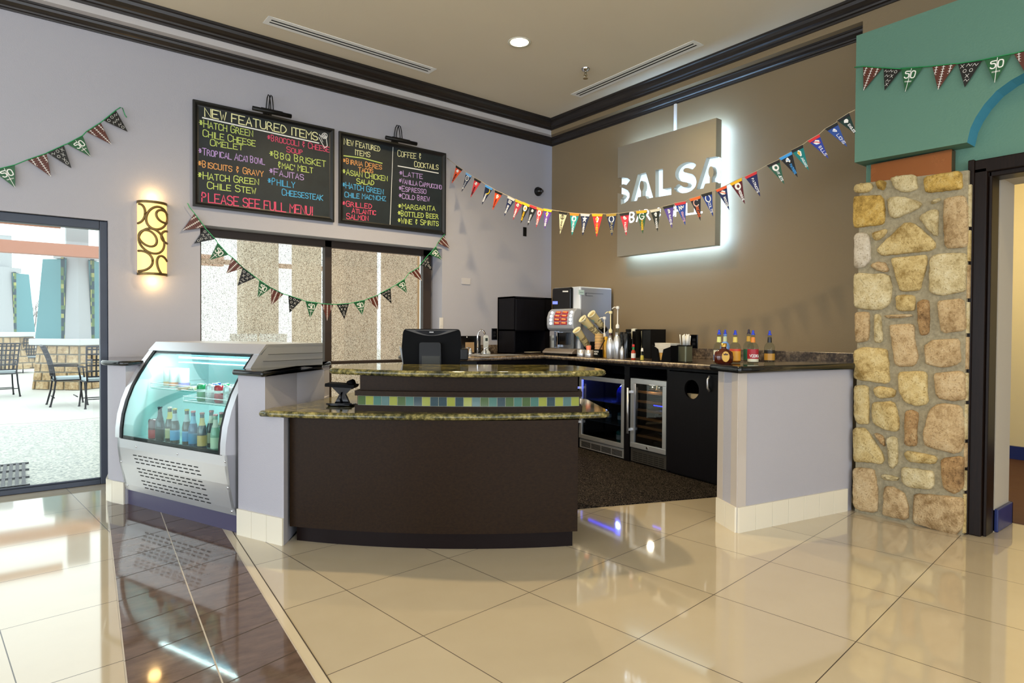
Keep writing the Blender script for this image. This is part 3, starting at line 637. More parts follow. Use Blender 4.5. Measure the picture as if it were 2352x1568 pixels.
mb.obj('window_frame', M_BRZ, W1, bevel=.004, kind='structure')
MB().box(xl, xr1, .285, .29, .05, zt).obj('window_glass', M_GLASS, W1, kind='structure')
k = NT('woven_screen'); k.n.remove(k.b); fl = k.new('ShaderNodeVectorMath', operation='FLOOR'); k.link(k.coords((190, 1, 190)), fl.inputs[0]); wn = k.new('ShaderNodeTexWhiteNoise', noise_dimensions='3D'); k.link(fl.outputs[0], wn.inputs['Vector'])
f2 = k.new('ShaderNodeVectorMath', operation='FLOOR'); k.link(k.coords((190, 1, 14)), f2.inputs[0]); wn2 = k.new('ShaderNodeTexWhiteNoise', noise_dimensions='3D'); k.link(f2.outputs[0], wn2.inputs['Vector'])
s_ = k.math('ADD', k.math('MULTIPLY', wn.outputs[0], .86), k.math('MULTIPLY', wn2.outputs[0], .14))
tr_ = k.new('ShaderNodeBsdfTransparent'); df = k.new('ShaderNodeBsdfDiffuse'); tl = k.new('ShaderNodeBsdfTranslucent'); df.inputs[0].default_value = lin('A99A8A'); tl.inputs[0].default_value = lin('D8CEC0')
k.link(k.ramp(s_, [(.12, '7E6A5A'), (.5, 'E2D0BA'), (.85, 'F8ECDE')]), tl.inputs[0])
m1 = k.new('ShaderNodeMixShader'); m1.inputs[0].default_value = .78; k.link(df.outputs[0], m1.inputs[1]); k.link(tl.outputs[0], m1.inputs[2])
m2 = k.new('ShaderNodeMixShader'); k.link(k.math('ADD', k.math('MULTIPLY', s_, -.42), .60), m2.inputs[0]); k.link(tr_.outputs[0], m2.inputs[1]); k.link(m1.outputs[0], m2.inputs[2]); k.link(m2.outputs[0], k.out.inputs[0])
M_SCR = k.m; xs = fx(966)
MB().box(xm1 - .01, xs, .276, .2765, .06, zt).obj('roller_screen', M_SCR, W1, kind='structure'); MB().box(xl + .05, xm0 + .01, .276, .2765, .06, zt).obj('roller_screen', M_SCR, W1, kind='structure')
# ================================================================== chalkboards
def cbp(x, y, yv=-.0135): return onY(420 + x / 3.7333, 200 + y / 3.7333, yv)
CH = {'y': 'F2F0B8', 'g': 'CBDD78', 'p': 'BFA0DA', 'o': 'E6A868', 'k': 'DE5A78', 'b': '57AEE0', 'w': 'F4F4F0'}
CM = {k_: mat(v_, .8, 0, .1) for k_, v_ in CH.items()}
M_BOARD = NT('chalkboard_black'); n = M_BOARD.noise(M_BOARD.coords(), 4, 5, .7); M_BOARD.base(M_BOARD.ramp(n, [(.3, '161E23'), (.7, '232D32')])); M_BOARD.set(.42, 0, .4); M_BOARD = M_BOARD.m
M_CBF = mat('101214', .35)
NORM = Vector((0, -1, 0))
def board(x0, x1, z0, z1, label, texts, lines):
    t = thing('chalkboard', label, 'chalkboard', ((x0 + x1) / 2, 0, z0))
    MB().box(x0 + .02, x1 - .02, -.012, -.001, z0 + .02, z1 - .02).obj('writing_surface', M_BOARD, t, world=True)
    mb = MB(); w = .05; pr = [(0, 0), (w, 0), (w, .012), (w * .75, .014), (w * .35, .03), (0, .03)]
    cs = [(x0, z0, 1, 1), (x1, z0, -1, 1), (x1, z1, -1, -1), (x0, z1, 1, -1)]
    vs = []
    for cx_, cz_, a, b in cs: vs += [Vector((cx_ + a * u, -.001 - v_, cz_ + b * u)) for u, v_ in pr]
    n = len(pr); mb.add(vs, [(i * n + j, i * n + (j + 1) % n, ((i + 1) % 4) * n + (j + 1) % n, ((i + 1) % 4) * n + j) for i in range(4) for j in range(n)])
    mb.obj('frame', M_CBF, t, world=True)
    by = {}; nm = {'y': 'cream', 'g': 'lime green', 'p': 'lilac', 'o': 'orange', 'k': 'pink', 'b': 'blue', 'w': 'white'}
    for c, s, xa, ya, xb, yb, cp in texts:
        m_ = MB(); a = cbp(xa, ya); b = cbp(xb, yb)
        h = (cbp(xa, ya - cp).z - a.z); write(m_, s, a, b, Vector((0, 0, h)), (.0098 if cp > 62 else .007), NORM, 0, 1.0 if cp > 70 else .86, .014); m_.obj('chalk_line', CM[c], t, world=True, label='chalk line in ' + nm[c])
    for c, pts, w in lines:
        by.setdefault(c, MB()); ribbon(by[c], [cbp(*p) for p in pts], w, NORM)
    for c, m_ in by.items(): m_.obj('chalk_drawing' if c == 'w' else 'chalk_underline', CM[c], t, world=True)
    return t
circ = lambda cx_, cy_, r, n=14: [(cx_ + r * math.cos(i * 2 * math.pi / n), cy_ + r * math.sin(i * 2 * math.pi / n)) for i in range(n + 1)]
board(-4.313, -3.0, 2.408, 3.357, 'larger framed chalkboard listing featured items, over the screened window', [
 ('y', 'NEW FEATURED ITEMS', 188, 250, 1155, 458, 72), ('g', '*HATCH GREEN', 140, 335, 600, 425, 62), ('g', 'CHILE CHEESE', 172, 420, 622, 508, 58), ('g', 'OMELET', 235, 500, 515, 542, 54), ('p', '*TROPICAL ACAI BOWL', 135, 575, 702, 665, 58), ('p', "'", 540, 612, 548, 612, 20),
 ('o', '*BISCUITS & GRAVY', 130, 680, 690, 768, 56), ('g', '*HATCH GREEN', 128, 782, 650, 838, 60), ('g', 'CHILE STEW', 210, 868, 625, 915, 58), ('k', 'PLEASE SEE FULL MENU!', 163, 980, 1110, 1098, 78),
 ('k', '*BROCCOLI & CHEESE', 725, 455, 1255, 558, 52), ('k', 'SOUP', 890, 555, 1030, 580, 46), ('g', '*BBQ BRISKET', 742, 600, 1225, 685, 62), ('g', "&MAC' MELT", 812, 690, 1115, 738, 54), ('p', '*FAJITAS', 742, 745, 1035, 798, 56), ('b', '*PHILLY', 728, 830, 960, 865, 58), ('b', 'CHEESESTEAK', 850, 925, 1200, 972, 54)],
 [('w', [(170, 262), (1165, 480)], .012), ('w', [(1165, 430), (1215, 520), (1238, 505), (1228, 425)], .007), ('w', [(1170, 412), (1232, 440)], .006), ('w', circ(1214, 418, 24), .006), ('w', circ(1214, 418, 12), .005), ('w', [(1192, 410), (1236, 426)], .004), ('w', [(1220, 396), (1208, 440)], .004), ('w', [(1172, 405), (1200, 470)], .005)])
board(-2.947, -1.66, 2.408, 3.350, 'smaller framed chalkboard with coffee and cocktails column, nearer the room corner', [
 ('y', 'NEW FEATURED', 1382, 490, 1690, 552, 50), ('y', 'ITEMS', 1475, 580, 1605, 600, 48), ('o', '*BIRRIA DERES', 1372, 650, 1705, 706, 44), ('o', 'TACOS', 1505, 726, 1630, 735, 38), ('g', '*ASIAN CHICKEN', 1370, 746, 1755, 806, 50), ('g', 'SALAD', 1490, 828, 1638, 840, 45),
 ('b', '*HATCH GREEN', 1368, 860, 1720, 920, 50), ('b', "CHILE MAC'NCHZ", 1388, 942, 1740, 976, 45), ('k', '*GRILLED', 1366, 1018, 1620, 1042, 46), ('k', 'ATLANTIC', 1450, 1078, 1655, 1096, 42), ('k', 'SALMON', 1402, 1128, 1590, 1146, 48),
 ('y', 'COFFEE &', 1842, 592, 2045, 620, 52), ('y', 'COCKTAILS', 1985, 682, 2190, 708, 48), ('p', '*LATTE', 1857, 758, 2055, 786, 46), ('p', '*VANILLA CAPPUCCINO', 1855, 822, 2218, 876, 42), ('p', '*ESPRESSO', 1853, 888, 2085, 914, 44), ('p', '*COLD BREW', 1853, 952, 2115, 980, 44),
 ('g', '*MARGARITA', 1846, 1042, 2163, 1060, 46), ('g', '*BOTTLED BEER', 1844, 1102, 2190, 1130, 46), ('g', '*WINE & SPIRITS', 1844, 1166, 2192, 1190, 46)],
 [('g', [(1380, 588), (1540, 608), (1708, 653)], .011), ('w', [(1845, 676), (2010, 705), (2190, 738)], .011), ('w', [(1803, 495), (1777, 1178)], .006)])
def plight(px0, py0, px1, py1, zt_, label):
    a = onY(px0, py0, -.16); b = onY(px1, py1, -.16); z = (a.z + b.z) / 2; xc = (a.x + b.x) / 2; t = thing('picture_light', label, 'picture light', (xc, 0, z), 0, None); h = (b.x - a.x) / 2
    MB().tube([(-h, -.16, 0), (h, -.16, 0)], .02, 10).tube([(-h * .55, -.15, .012), (h * .55, -.15, .012)], .018, 8).obj('lamp_shade', M_BLACK, t)
    for dx in (-.012, .012): MB().tube([(dx, -.012, zt_ - z - .01), (dx, -.02, .1), (dx, -.045, .165), (dx, -.08, .185), (dx, -.115, .165), (dx, -.14, .1), (dx, -.155, .02)], .005, 6).obj('gooseneck_arm', M_BLACK, t)
    MB().box(-.04, .04, -.014, 0, zt_ - z - .02, zt_ - z + .05).obj('mount_plate', M_BLACK, t)
plight(580, 248, 669, 267, 3.36, 'black gooseneck picture light over the larger chalkboard'); plight(886, 315, 957, 331, 3.352, 'black gooseneck picture light over the smaller chalkboard')
# ================================================================== wall sconce
SCN = thing('wall_sconce', 'half round glowing wall sconce with dark swirl pattern beside the glass door', 'wall lamp', (-4.632, 0, 1.765))
R1, R2, HS = .112, .10, .635
hc_ = lambda a, z, k=1.0: (R1 * k * math.cos(a), -R2 * k * math.sin(a), z)
mb = MB(); N_ = 20; v = [hc_(math.pi * i / N_, z) for z in (.012, HS - .012) for i in range(N_ + 1)]
mb.add(v, [(i, i + 1, N_ + 2 + i, N_ + 1 + i)[::-1] for i in range(N_)], 0, True); mb.obj('shade', mat('FFD384', .5, emit=1.25), SCN)
for z0, nm in ((0, 'lower_rim'), (HS - .022, 'upper_rim')):
    mb = MB(); pl = [hc_(math.pi * i / N_, 0, 1.04)[:2] for i in range(N_ + 1)]; pi_ = [hc_(math.pi * i / N_, 0, .97)[:2] for i in range(N_ + 1)]; mb.prism(pl + pi_[::-1], z0, z0 + .022); mb.obj(nm, mat('6E5A34', .4, .7), SCN)
mb = MB()
for cx_, cy_, rx_, ry_, rt in ((1415, 395, 90, 108, .5), (1468, 372, 66, 52, .5), (1258, 362, 55, 88, .1), (1372, 608, 118, 100, .95), (1338, 585, 82, 62, .8), (1512, 555, 62, 56, 0), (1262, 790, 112, 92, 0), (1472, 830, 55, 98, -.35)):
    pts = []
    for i in range(33):
        a = 2 * math.pi * i / 32; x = cx_ + rx_ * math.cos(a) * math.cos(rt) - ry_ * math.sin(a) * math.sin(rt); y = cy_ + rx_ * math.cos(a) * math.sin(rt) + ry_ * math.sin(a) * math.cos(rt)
        s = (x - 1255) / 262; zz = (915 - y) / 675 * HS
        if .005 < s < .995 and .01 < zz < HS - .01: pts.append(hc_(math.acos(max(-1, min(1, 2 * s - 1))), zz, 1.02))
        else:
            if len(pts) > 1: mb.tube(pts, .0105, 6)
            pts = []
    if len(pts) > 1: mb.tube(pts, .0105, 6)
mb.obj('swirl_grille', mat('7A6238', .45, .5), SCN)
MB().box(-.105, .105, -.008, 0, .01, HS - .01).obj('back_plate', mat('6E5A34', .4, .7), SCN)
for z_ in (1.70, 2.46):
    l = bpy.data.lights.new('sconce_glow', 'POINT'); l.energy = 2.2; l.color = (1, .62, .22); l.shadow_soft_size = .05; o = bpy.data.objects.new('sconce_glow', l); COL.objects.link(o); o.location = (-4.632, -.055, z_ + (.02 if z_ < 2 else -.02))
# ================================================================== bunting
FG, FBR, FBK, FWH = mat('1F5A34', .3), mat('57291E', .3), mat('141414', .28), mat('F2F0EA', .4)
def tri_part(t, TL, TR, TP, n, m, name='pennant', th=.002, label=None):
    v = [TL, TR, TP]; mb = MB().add([p - n * th for p in v] + v, [(0, 2, 1), (3, 4, 5), (0, 1, 4, 3), (1, 2, 5, 4), (2, 0, 3, 5)])
    return mb.obj(name, m, t, world=True, label=label)
def tri_f(TL, TR, TP, n, k=.0012): 
    mid = (TL + TR) / 2; return lambda s, q: TL + (TR - TL) * s + (TP - mid) * q + n * k
def clipped(mb, f, pts, w, n):
    run = []
    for a, b in zip(pts, pts[1:]):
        m = max(1, int(math.dist(a, b) / .03))
        for i in range(m + 1):
            s = a[0] + (b[0] - a[0]) * i / m; q = a[1] + (b[1] - a[1]) * i / m
            if abs(s - .5) < .47 * (1 - q) and q > .0: run.append(f(s, q))
            else:
                if len(run) > 1: ribbon(mb, run, w, n)
                run = []
    if len(run) > 1: ribbon(mb, run, w, n)
def flag(t, kind, TL, TR, TP, n):
    W_ = (TR - TL).length; f = tri_f(TL, TR, TP, n); mb = MB()
    if kind == 'g':
        o = tri_part(t, TL, TR, TP, n, FG, label='green pennant marked 50'); u = (TR - TL).normalized(); ax = (TP - (TL + TR) / 2).normalized()
        clipped(mb, f, [(.5, .02), (.5, .97)], W_ * .025, n)
        for s, x0 in (('5', .27), ('0', .55)): write(mb, s, f(x0, .42), f(x0 + .19, .42), f(0, .14) - f(0, .42), W_ * .05, n)
        for x in (.36, .40, .44, .48, .52, .56, .60, .64): clipped(mb, f, [(x, .54), (x, .585)], W_ * .018, n)
        clipped(mb, f, [(.0, .008), (1., .008)], W_ * .03, n)
        mb.obj('lettering', FWH, o, world=True)
    elif kind == 'f':
        o = tri_part(t, TL, TR, TP, n, FBR, label='brown pennant with white football laces')
        for x in (.2, .5, .8):
            sl = lambda q, x=x: x
            clipped(mb, f, [(x, .0), (x, .98)], W_ * .028, n)
            for j in range(9): q = .07 + j * .1; clipped(mb, f, [(x - .065, q), (x + .065, q)], W_ * .018, n)
        mb.obj('laces', FWH, o, world=True)
    else:
        o = tri_part(t, TL, TR, TP, n, FBK, label='black pennant with white play diagram scribbles'); rr = random.Random(int(W_ * 1e5))
        for cx_, cq in ((.22, .14), (.5, .12), (.75, .14), (.36, .34), (.62, .34), (.5, .55), (.5, .72)):
            j = rr.randrange(3); c = .07
            if j == 0: clipped(mb, f, [(cx_ + c * math.cos(i * .7), cq + c * .9 * math.sin(i * .7)) for i in range(10)], W_ * .015, n)
            elif j == 1: clipped(mb, f, [(cx_ - c, cq - c), (cx_ + c, cq + c)], W_ * .015, n); clipped(mb, f, [(cx_ - c, cq + c), (cx_ + c, cq - c)], W_ * .015, n)
            else: clipped(mb, f, [(cx_ - .11, cq + .05), (cx_ - .03, cq - .05), (cx_ + .04, cq + .05), (cx_ + .12, cq - .03)], W_ * .015, n)
        mb.obj('scribbles', FWH, o, world=True)
def bunting(name, label, ox, oy, sc, flags, head, tail, p0, nrm, col):
    P = lambda q: onP(ox + q[0] / sc, oy + q[1] / sc, p0, nrm)
    t = thing(name, label, 'bunting', P(flags[0][1])); sp = [P(q) for q in head]
    for i, (kd, a, b, c) in enumerate(flags):
        off = nrm * (.004 if i % 2 else .0); A, B, C_ = P(a) + off, P(b) + off, P(c) + off; flag(t, kd, A, B, C_, nrm); sp += [A + nrm * .003, B + nrm * .003]
    sp += [P(q) for q in tail]; MB().tube(sp, .004, 5).obj('string', mat(col, .5), t, world=True)
    return t
NL = Vector((0, -1, 0)); PL = Vector((0, -.03, 0))
b1 = bunting('football_bunting', 'short football bunting on the wall above the glass door', 0, 200, 6.272, [('g', (-110, 1200), (215, 1120), (220, 1450)), ('f', (390, 1050), (670, 955), (735, 1290)), ('k', (680, 945), (920, 835), (1030, 1168)), ('g', (965, 820), (1190, 700), (1308, 1005)), ('f', (1245, 640), (1450, 510), (1605, 825)), ('k', (1490, 480), (1670, 335), (1840, 645))],
        [(-1500, 1500), (-500, 1320)], [(1735, 292), (1765, 300), (1800, 400), (1826, 436)], PL, NL, '2C9A5E')
bunting('football_bunting', 'long football bunting drooping across the screened window', 400, 450, 3.618, [('f', (170, 145), (255, 260), (70, 285)), ('k', (255, 265), (340, 358), (165, 395)), ('g', (360, 390), (450, 488), (290, 533)), ('f', (480, 508), (572, 598), (432, 645)), ('k', (570, 595), (680, 678), (527, 745)), ('g', (706, 700), (805, 765), (692, 848)),
        ('f', (805, 762), (910, 815), (808, 910)), ('k', (948, 825), (1060, 863), (957, 972)), ('g', (1092, 875), (1195, 888), (1130, 1015)), ('f', (1222, 895), (1322, 900), (1270, 1035)), ('k', (1350, 900), (1453, 893), (1415, 1023)), ('g', (1488, 885), (1585, 865), (1565, 993)), ('f', (1605, 855), (1695, 823), (1695, 945)),
        ('k', (1710, 808), (1797, 765), (1805, 893)), ('g', (1842, 738), (1915, 690), (1937, 808)), ('f', (1950, 640), (2030, 595), (2057, 705)), ('k', (2045, 570), (2110, 490), (2145, 618)), ('g', (2115, 485), (2175, 420), (2225, 530)), ('f', (2190, 390), (2240, 325), (2293, 437))], [(112, 60), (130, 95)], [(2250, 318)], PL, NL, '2C9A5E')
NR = Vector((-1, 0, 0)); PR = Vector((-.82, 0, 0))
bunting('football_bunting', 'football bunting across the teal arch above the stone column', 1900, 0, 3.268, [('f', (270, 498), (412, 510), (272, 680)), ('k', (424, 510), (558, 518), (432, 680)), ('g', (555, 513), (718, 502), (585, 692)), ('f', (790, 498), (970, 478), (833, 675)), ('k', (980, 478), (1165, 450), (1032, 655)), ('g', (1180, 448), (1385, 405), (1258, 625)), ('f', (1400, 402), (1600, 350), (1500, 570))], [(205, 505)], [(1800, 300), (2300, 180)], PR, NR, '1F8A4E')
# team pennant garland strung across the corner
A_, B_ = Vector((-1.62, -.03, 0)), Vector((-.80, -4.17, 0)); g_ = (B_ - A_).normalized(); NG = Vector((g_.y, -g_.x, 0)); NG = NG if NG.dot(CAM - A_) > 0 else -NG
Z1_, Z2_, Z3_, Z4_ = (1010, 340, 6.534), (1270, 460, 5.227), (1395, 250, 4.354), (1650, 200, 4.9)
PEN = [(Z1_, '250,258 345,320 178,530', 'E8562E', '141414', 'BENGALS', '141414', 'blob', 'orange pennant with black band'), (Z1_, '400,360 485,415 328,655', '16233F', '6FA8E0', 'TITANS', 'F0F0F0', 'ring', 'navy pennant with pale blue band and ring'), (Z1_, '525,445 625,500 462,740', 'D23A42', '141414', 'BUCCANEERS', '3A1014', 'blob', 'red pennant with black band'),
 (Z1_, '690,545 800,605 632,848', '14203C', '4F9BE0', 'CHARGERS', 'F0F0F0', 'arc', 'navy pennant with blue band and yellow arc'), (Z1_, '835,630 945,680 790,930', 'EE4F22', '141414', 'BROWNS', '5A1A0A', 'tick', 'orange red pennant with black band'), (Z1_, '1025,715 1135,770 967,1020', '17254E', 'C6C8C4', 'SEAHAWKS', 'F0F0F0', 'bars', 'navy pennant with silver band'),
 (Z1_, '1140,765 1255,815 1098,1080', 'B03448', 'F0B428', 'CARDINALS', 'F0F0F0', 'blob', 'cardinal red pennant with yellow band'), (Z1_, '1250,805 1360,855 1215,1130', '161616', 'F0C020', 'STEELERS', 'F0C020', 'disc', 'black pennant with yellow band and white disc'), (Z1_, '1355,845 1470,890 1318,1165', '14181F', 'C8303C', 'TEXANS', 'F0F0F0', 'wshape', 'black pennant with red band'),
 (Z1_, '1460,880 1560,920 1447,1195', 'C4303E', 'D0A040', '49ERS', 'F0F0F0', 'oval', 'red pennant with gold band'), (Z1_, '1560,905 1690,930 1572,1215', '6A3FA0', 'F0C818', 'VIKINGS', 'F0F0F0', 'gold', 'purple pennant with yellow band'), (Z1_, '1790,945 1920,965 1805,1290', 'E6DCB0', '1A1614', 'SAINTS', '2A2620', 'fleur', 'cream pennant with black band'),
 (Z2_, '205,150 320,158 228,420', '1E9C9C', 'F08A24', 'DOLPHINS', 'F0F0F0', 'disc2', 'teal pennant with orange band'), (Z2_, '335,158 447,165 355,425', '18284E', 'C4C8CC', 'COWBOYS', 'F0F0F0', 'star', 'navy pennant with silver band and star'), (Z2_, '470,160 600,162 525,440', 'DA2C34', 'F0B020', 'CHIEFS', 'F4C030', 'arrow', 'red pennant with yellow band'),
 (Z2_, '640,165 765,155 707,430', '1A2C54', 'A88A34', 'RAMS', 'B4A878', 'horn', 'navy pennant with gold band'), (Z2_, '800,158 918,140 880,425', 'CE2E42', '161616', 'FALCONS', 'F0F0F0', 'wing', 'red pennant with black band and wing mark'), (Z2_, '1000,130 1130,115 1077,400', '2C5A3A', 'F0B020', 'PACKERS', 'F0C020', 'G', 'green pennant with yellow band'),
 (Z2_, '1168,118 1288,95 1255,375', '1A2420', 'D4D0BC', 'RAIDERS', 'F0F0F0', 'shield', 'black pennant with silver band'), (Z2_, '1320,75 1450,45 1428,335', '5C4A98', '161616', 'RAVENS', 'F0F0F0', 'wing2', 'purple pennant with black band'), (Z2_, '1460,35 1595,10 1588,298', '2A4A9C', 'D03038', 'GIANTS', 'E8B0B8', 'ny', 'blue pennant with red band and pink letters'),
 (Z3_, '822,900 932,868 930,1118', '1A1C28', 'F06A24', 'BEARS', 'F06A24', 'C', 'black pennant with orange band and letters'), (Z3_, '938,855 1045,825 1057,1075', '1E3E8C', '161616', 'COLTS', 'F0F0F0', 'shoe', 'blue pennant with black band and white horseshoe'), (Z3_, '1085,810 1192,765 1218,1010', '1A2858', 'E85A28', 'BRONCOS', 'F0F0F0', 'sweep', 'navy pennant with orange band'),
 (Z4_, '130,1085 262,1020 298,1315', '5A1A24', 'F0B818', 'REDSKINS', 'F0F0F0', 'oval2', 'maroon pennant with yellow band'), (Z4_, '295,1010 430,945 470,1230', '1A2458', 'CE2E36', 'PATRIOTS', 'F0F0F0', None, 'navy pennant with red band'), (Z4_, '545,880 685,815 742,1093', '2E5E4A', '161616', 'NY JETS', 'F0F0F0', 'helmet', 'green pennant with black band and white helmet'),
 (Z4_, '685,800 825,725 893,1015', '16181C', '3A9AE0', 'PANTHERS', '3A9AE0', 'claw', 'black pennant with blue band'), (Z4_, '815,715 948,648 1018,938', '0E7A78', '161616', 'JAGUARS', 'D8E8E8', 'goldw', 'teal pennant with black band'), (Z4_, '1005,605 1135,530 1240,805', '2A3E9C', 'D82C30', 'BILLS', 'F0F0F0', 'streak', 'blue pennant with red band and red streak'),
 (Z4_, '1200,470 1335,395 1450,672', '2A4C96', '161616', 'LIONS', 'E8E8F0', 'line', 'blue pennant with black band'), (Z4_, '1335,375 1470,290 1560,540', '12302A', '161616', 'EAGLES', 'F0F0F0', 'wing3', 'dark green pennant with black band')]
def logo(o, kind, f, W_, n, dark):
    mw, mk = MB(), MB(); C = lambda r, a0=0, a1=6.29, cx_=.5, cq=.24, ry=None: [(cx_ + r * math.cos(a0 + (a1 - a0) * i / 16), cq + (ry or r * .62) * math.sin(a0 + (a1 - a0) * i / 16)) for i in range(17)]
    def poly(m, pts, k=.0016):
        F = [f(*p) + n * (k - .0012) for p in pts]; m.add(F, [tuple(range(len(F)))])
    col2 = None
    if kind in ('disc', 'disc2', 'helmet', 'oval', 'oval2'):
        poly(mw, C(.24 if kind != 'oval' else .26)[:-1]); col2 = {'disc': 'D0A030', 'disc2': '1E9C9C', 'helmet': '2E5E4A', 'oval': 'B03040', 'oval2': '5A1A24'}[kind]; poly(mk, C(.11, cx_=.52, cq=.25)[:-1], .0024)
    elif kind in ('ring', 'C', 'shoe', 'G', 'horn'):
        a0, a1 = {'ring': (0, 6.29), 'C': (.8, 5.5), 'shoe': (-.9, 4.0), 'G': (.2, 5.6), 'horn': (2, 7.6)}[kind]; clipped(mw, f, C(.22, a0, a1), W_ * .085, n)
        if kind == 'G': clipped(mw, f, [(.5, .25), (.7, .25)], W_ * .06, n)
        if kind == 'ring': clipped(mw, f, [(.5, .14), (.5, .3)], W_ * .05, n)
        col2 = 'E86A30'
        if kind == 'C': clipped(mk, f, C(.22, 1.0, 5.3), W_ * .045, n + n * 0)
    elif kind == 'arc': clipped(mk, f, C(.26, -1.2, 1.5), W_ * .09, n); col2 = 'F0C820'
    elif kind == 'star': poly(mw, [(.5 + (.27 if i % 2 == 0 else .11) * math.sin(i * math.pi / 5), .24 - (.18 if i % 2 == 0 else .07) * math.cos(i * math.pi / 5)) for i in range(10)])
    elif kind == 'bars':
        for q in (.16, .22, .28): clipped(mw, f, [(.3, q), (.7, q + .03)], W_ * .05, n)
    elif kind == 'fleur': clipped(mk, f, [(.5, .12), (.5, .36)], W_ * .08, n); clipped(mk, f, C(.18, 2.6, 6.8, cq=.26), W_ * .05, n); clipped(mk, f, [(.34, .3), (.66, .3)], W_ * .05, n); col2 = '2A2620'
    elif kind == 'ny': clipped(mw, f, [(.32, .34), (.32, .16), (.5, .32), (.5, .16)], W_ * .06, n); clipped(mw, f, [(.56, .18), (.64, .26), (.72, .17)], W_ * .06, n)
    elif kind in ('gold', 'goldw', 'arrow'): poly(mw, [(.5, .1), (.66, .2), (.58, .36), (.46, .38), (.34, .22)]); poly(mk, [(.4, .16), (.56, .18), (.5, .33), (.38, .28)], .0024); col2 = 'E8B020'
    elif kind in ('streak', 'sweep'): poly(mw, [(.26, .2), (.5, .12), (.74, .2), (.62, .33), (.38, .3)]); clipped(mk, f, [(.26, .16), (.46, .2), (.7, .3)], W_ * .07, n + n * .0); col2 = 'D83A30' if kind == 'streak' else 'E86A30'
    elif kind: # simple wing or shield patch
        rr = random.Random(kind); pts = [(.5 + rr.uniform(.08, .22) * math.cos(i * .7), .24 + rr.uniform(.05, .13) * math.sin(i * .7)) for i in range(9)]; poly(mw, pts); clipped(mk, f, [(.40, .2), (.52, .27), (.6, .22)], W_ * .04, n * 1.0); col2 = {'blob': '1A1412', 'claw': '3A9AE0', 'line': '8AA0D8'}.get(kind, '8A8A8A')
    if mw.f: mw.obj('emblem', FWH, o, world=True)
    if mk.f: mk.obj('emblem_detail', mat(col2 or 'F0C020', .5), o, world=True)
t = thing('team_pennant_garland', 'string of coloured team pennants stretching from the chalkboard to the teal arch', 'garland', (-1.2, -2.1, 2.6)); sp = [onP(1010 + 100 / 6.534, 340 + 140 / 6.534, A_, NG)]
for (ox_, oy_, sc_), pts, c1, c2, txt, c3, lg, lb in PEN:
    TL, TR, TP = [onP(ox_ + float(a.split(',')[0]) / sc_, oy_ + float(a.split(',')[1]) / sc_, A_, NG) for a in pts.split()]
    o = tri_part(t, TL, TR, TP, NG, mat(c1, .75), 'pennant', .003, lb); W_ = (TR - TL).length; f = tri_f(TL, TR, TP, NG)
    bq = .115; MB().add([f(-.02, -.01), f(1.02, -.01), f(1 - bq / 2, bq), f(bq / 2, bq)] + [p + NG * .003 for p in (f(-.02, -.01), f(1.02, -.01), f(1 - bq / 2, bq), f(bq / 2, bq))], [(4, 5, 6, 7), (0, 1, 5, 4), (1, 2, 6, 5), (2, 3, 7, 6), (3, 0, 4, 7)]).obj('band', mat(c2, .7), o, world=True)
    mb = MB(); q0, q1 = (.42, .84) if lg else (.2, .82); ch_ = .16 if len(txt) > 5 else .2
    write(mb, txt, f(.5 - ch_ * .5, q0), f(.5 - ch_ * .5, q1), (TR - TL) * ch_, W_ * .036, NG, 0, 1.0); mb.obj('lettering', mat(c3, .6), o, world=True)
    logo(o, lg, f, W_, NG, c1); sp += [TL + NG * .002, TR + NG * .002]
sp.append(B_ + Vector((.0, .0, 0)) + Vector((0, 0, onP(1964, 252, A_, NG).z)))
MB().tube(sp, .003, 5).obj('string', mat('B8A888', .7), t, world=True)
# ================================================================== backlit wall sign
SG = thing('wall_sign', 'square brushed metal wall sign with cut out letters and white glow behind it', 'sign', (-.1, -1.98, 2.15))
sgp = lambda x, y: (lambda p: (p.y, p.z))(onX(1395 + x / 4.354, 250 + y / 4.354, -.2))
y0s, y1s = sgp(104, 700)[0], sgp(1083, 700)[0]
ztop, zbot = 3.388, 2.155
def P_(s): return [sgp(*map(float, a.split(','))) for a in s.split()]
S1 = P_('160,683 205,695 228,712 190,762 160,752 128,762 124,780 170,797 205,815 222,845 222,880 205,915 170,943 136,955 134,900 150,890 163,868 150,852 118,845')
A1 = P_('305,655 385,635 458,885 398,900 376,868 349,874') + [sgp(349, 825)] + [sgp(343 + 21 * math.cos(t), 770 - 52 * math.sin(t)) for t in [(-1.2 + i * (5.5 / 14)) for i in range(15)]][0:15] + [sgp(337, 827)] + P_('337,877 306,884 295,918 230,930')
L1 = P_('480,610 555,598 555,800 640,785 640,858 480,885')
S2 = P_('893,560 850,533 800,530 745,548 700,585 678,635 680,680 705,715 750,728 795,735 812,755 800,778 770,785 740,770 715,745 658,797 690,828 740,843 790,840 840,820 880,780 893,730 880,680 850,652 800,640 765,632 757,612 775,592 805,590 830,598 848,612')
A2 = P_('990,490') + [(y1s, sgp(1083, 475)[1])]
bowl = [sgp(1036 + 28 * math.cos(t), 632 - 60 * math.sin(t)) for t in [(4.9 - i * (6.0 / 16)) for i in range(17)]]
A2b = P_('888,808 960,795 978,747 1024,741 1024,690') + [sgp(1036 + 26 * math.cos(t), 630 - 57 * math.sin(t)) for t in [(4.3 - i * (5.2 / 14)) for i in range(15)]] + P_('1042,690 1042,738') + [(y1s, sgp(1083, 730)[1])]
topL, midL = sgp(104, 690)[1], sgp(104, 842)[1]
outer = [(y0s, ztop), (y1s, ztop)] + [A2[1]] + [A2[0]] + A2b + [(y1s, zbot), (y0s, zbot), (y0s, midL)] + [S1[-1]] + S1[::-1][1:] + [(y0s, topL)]
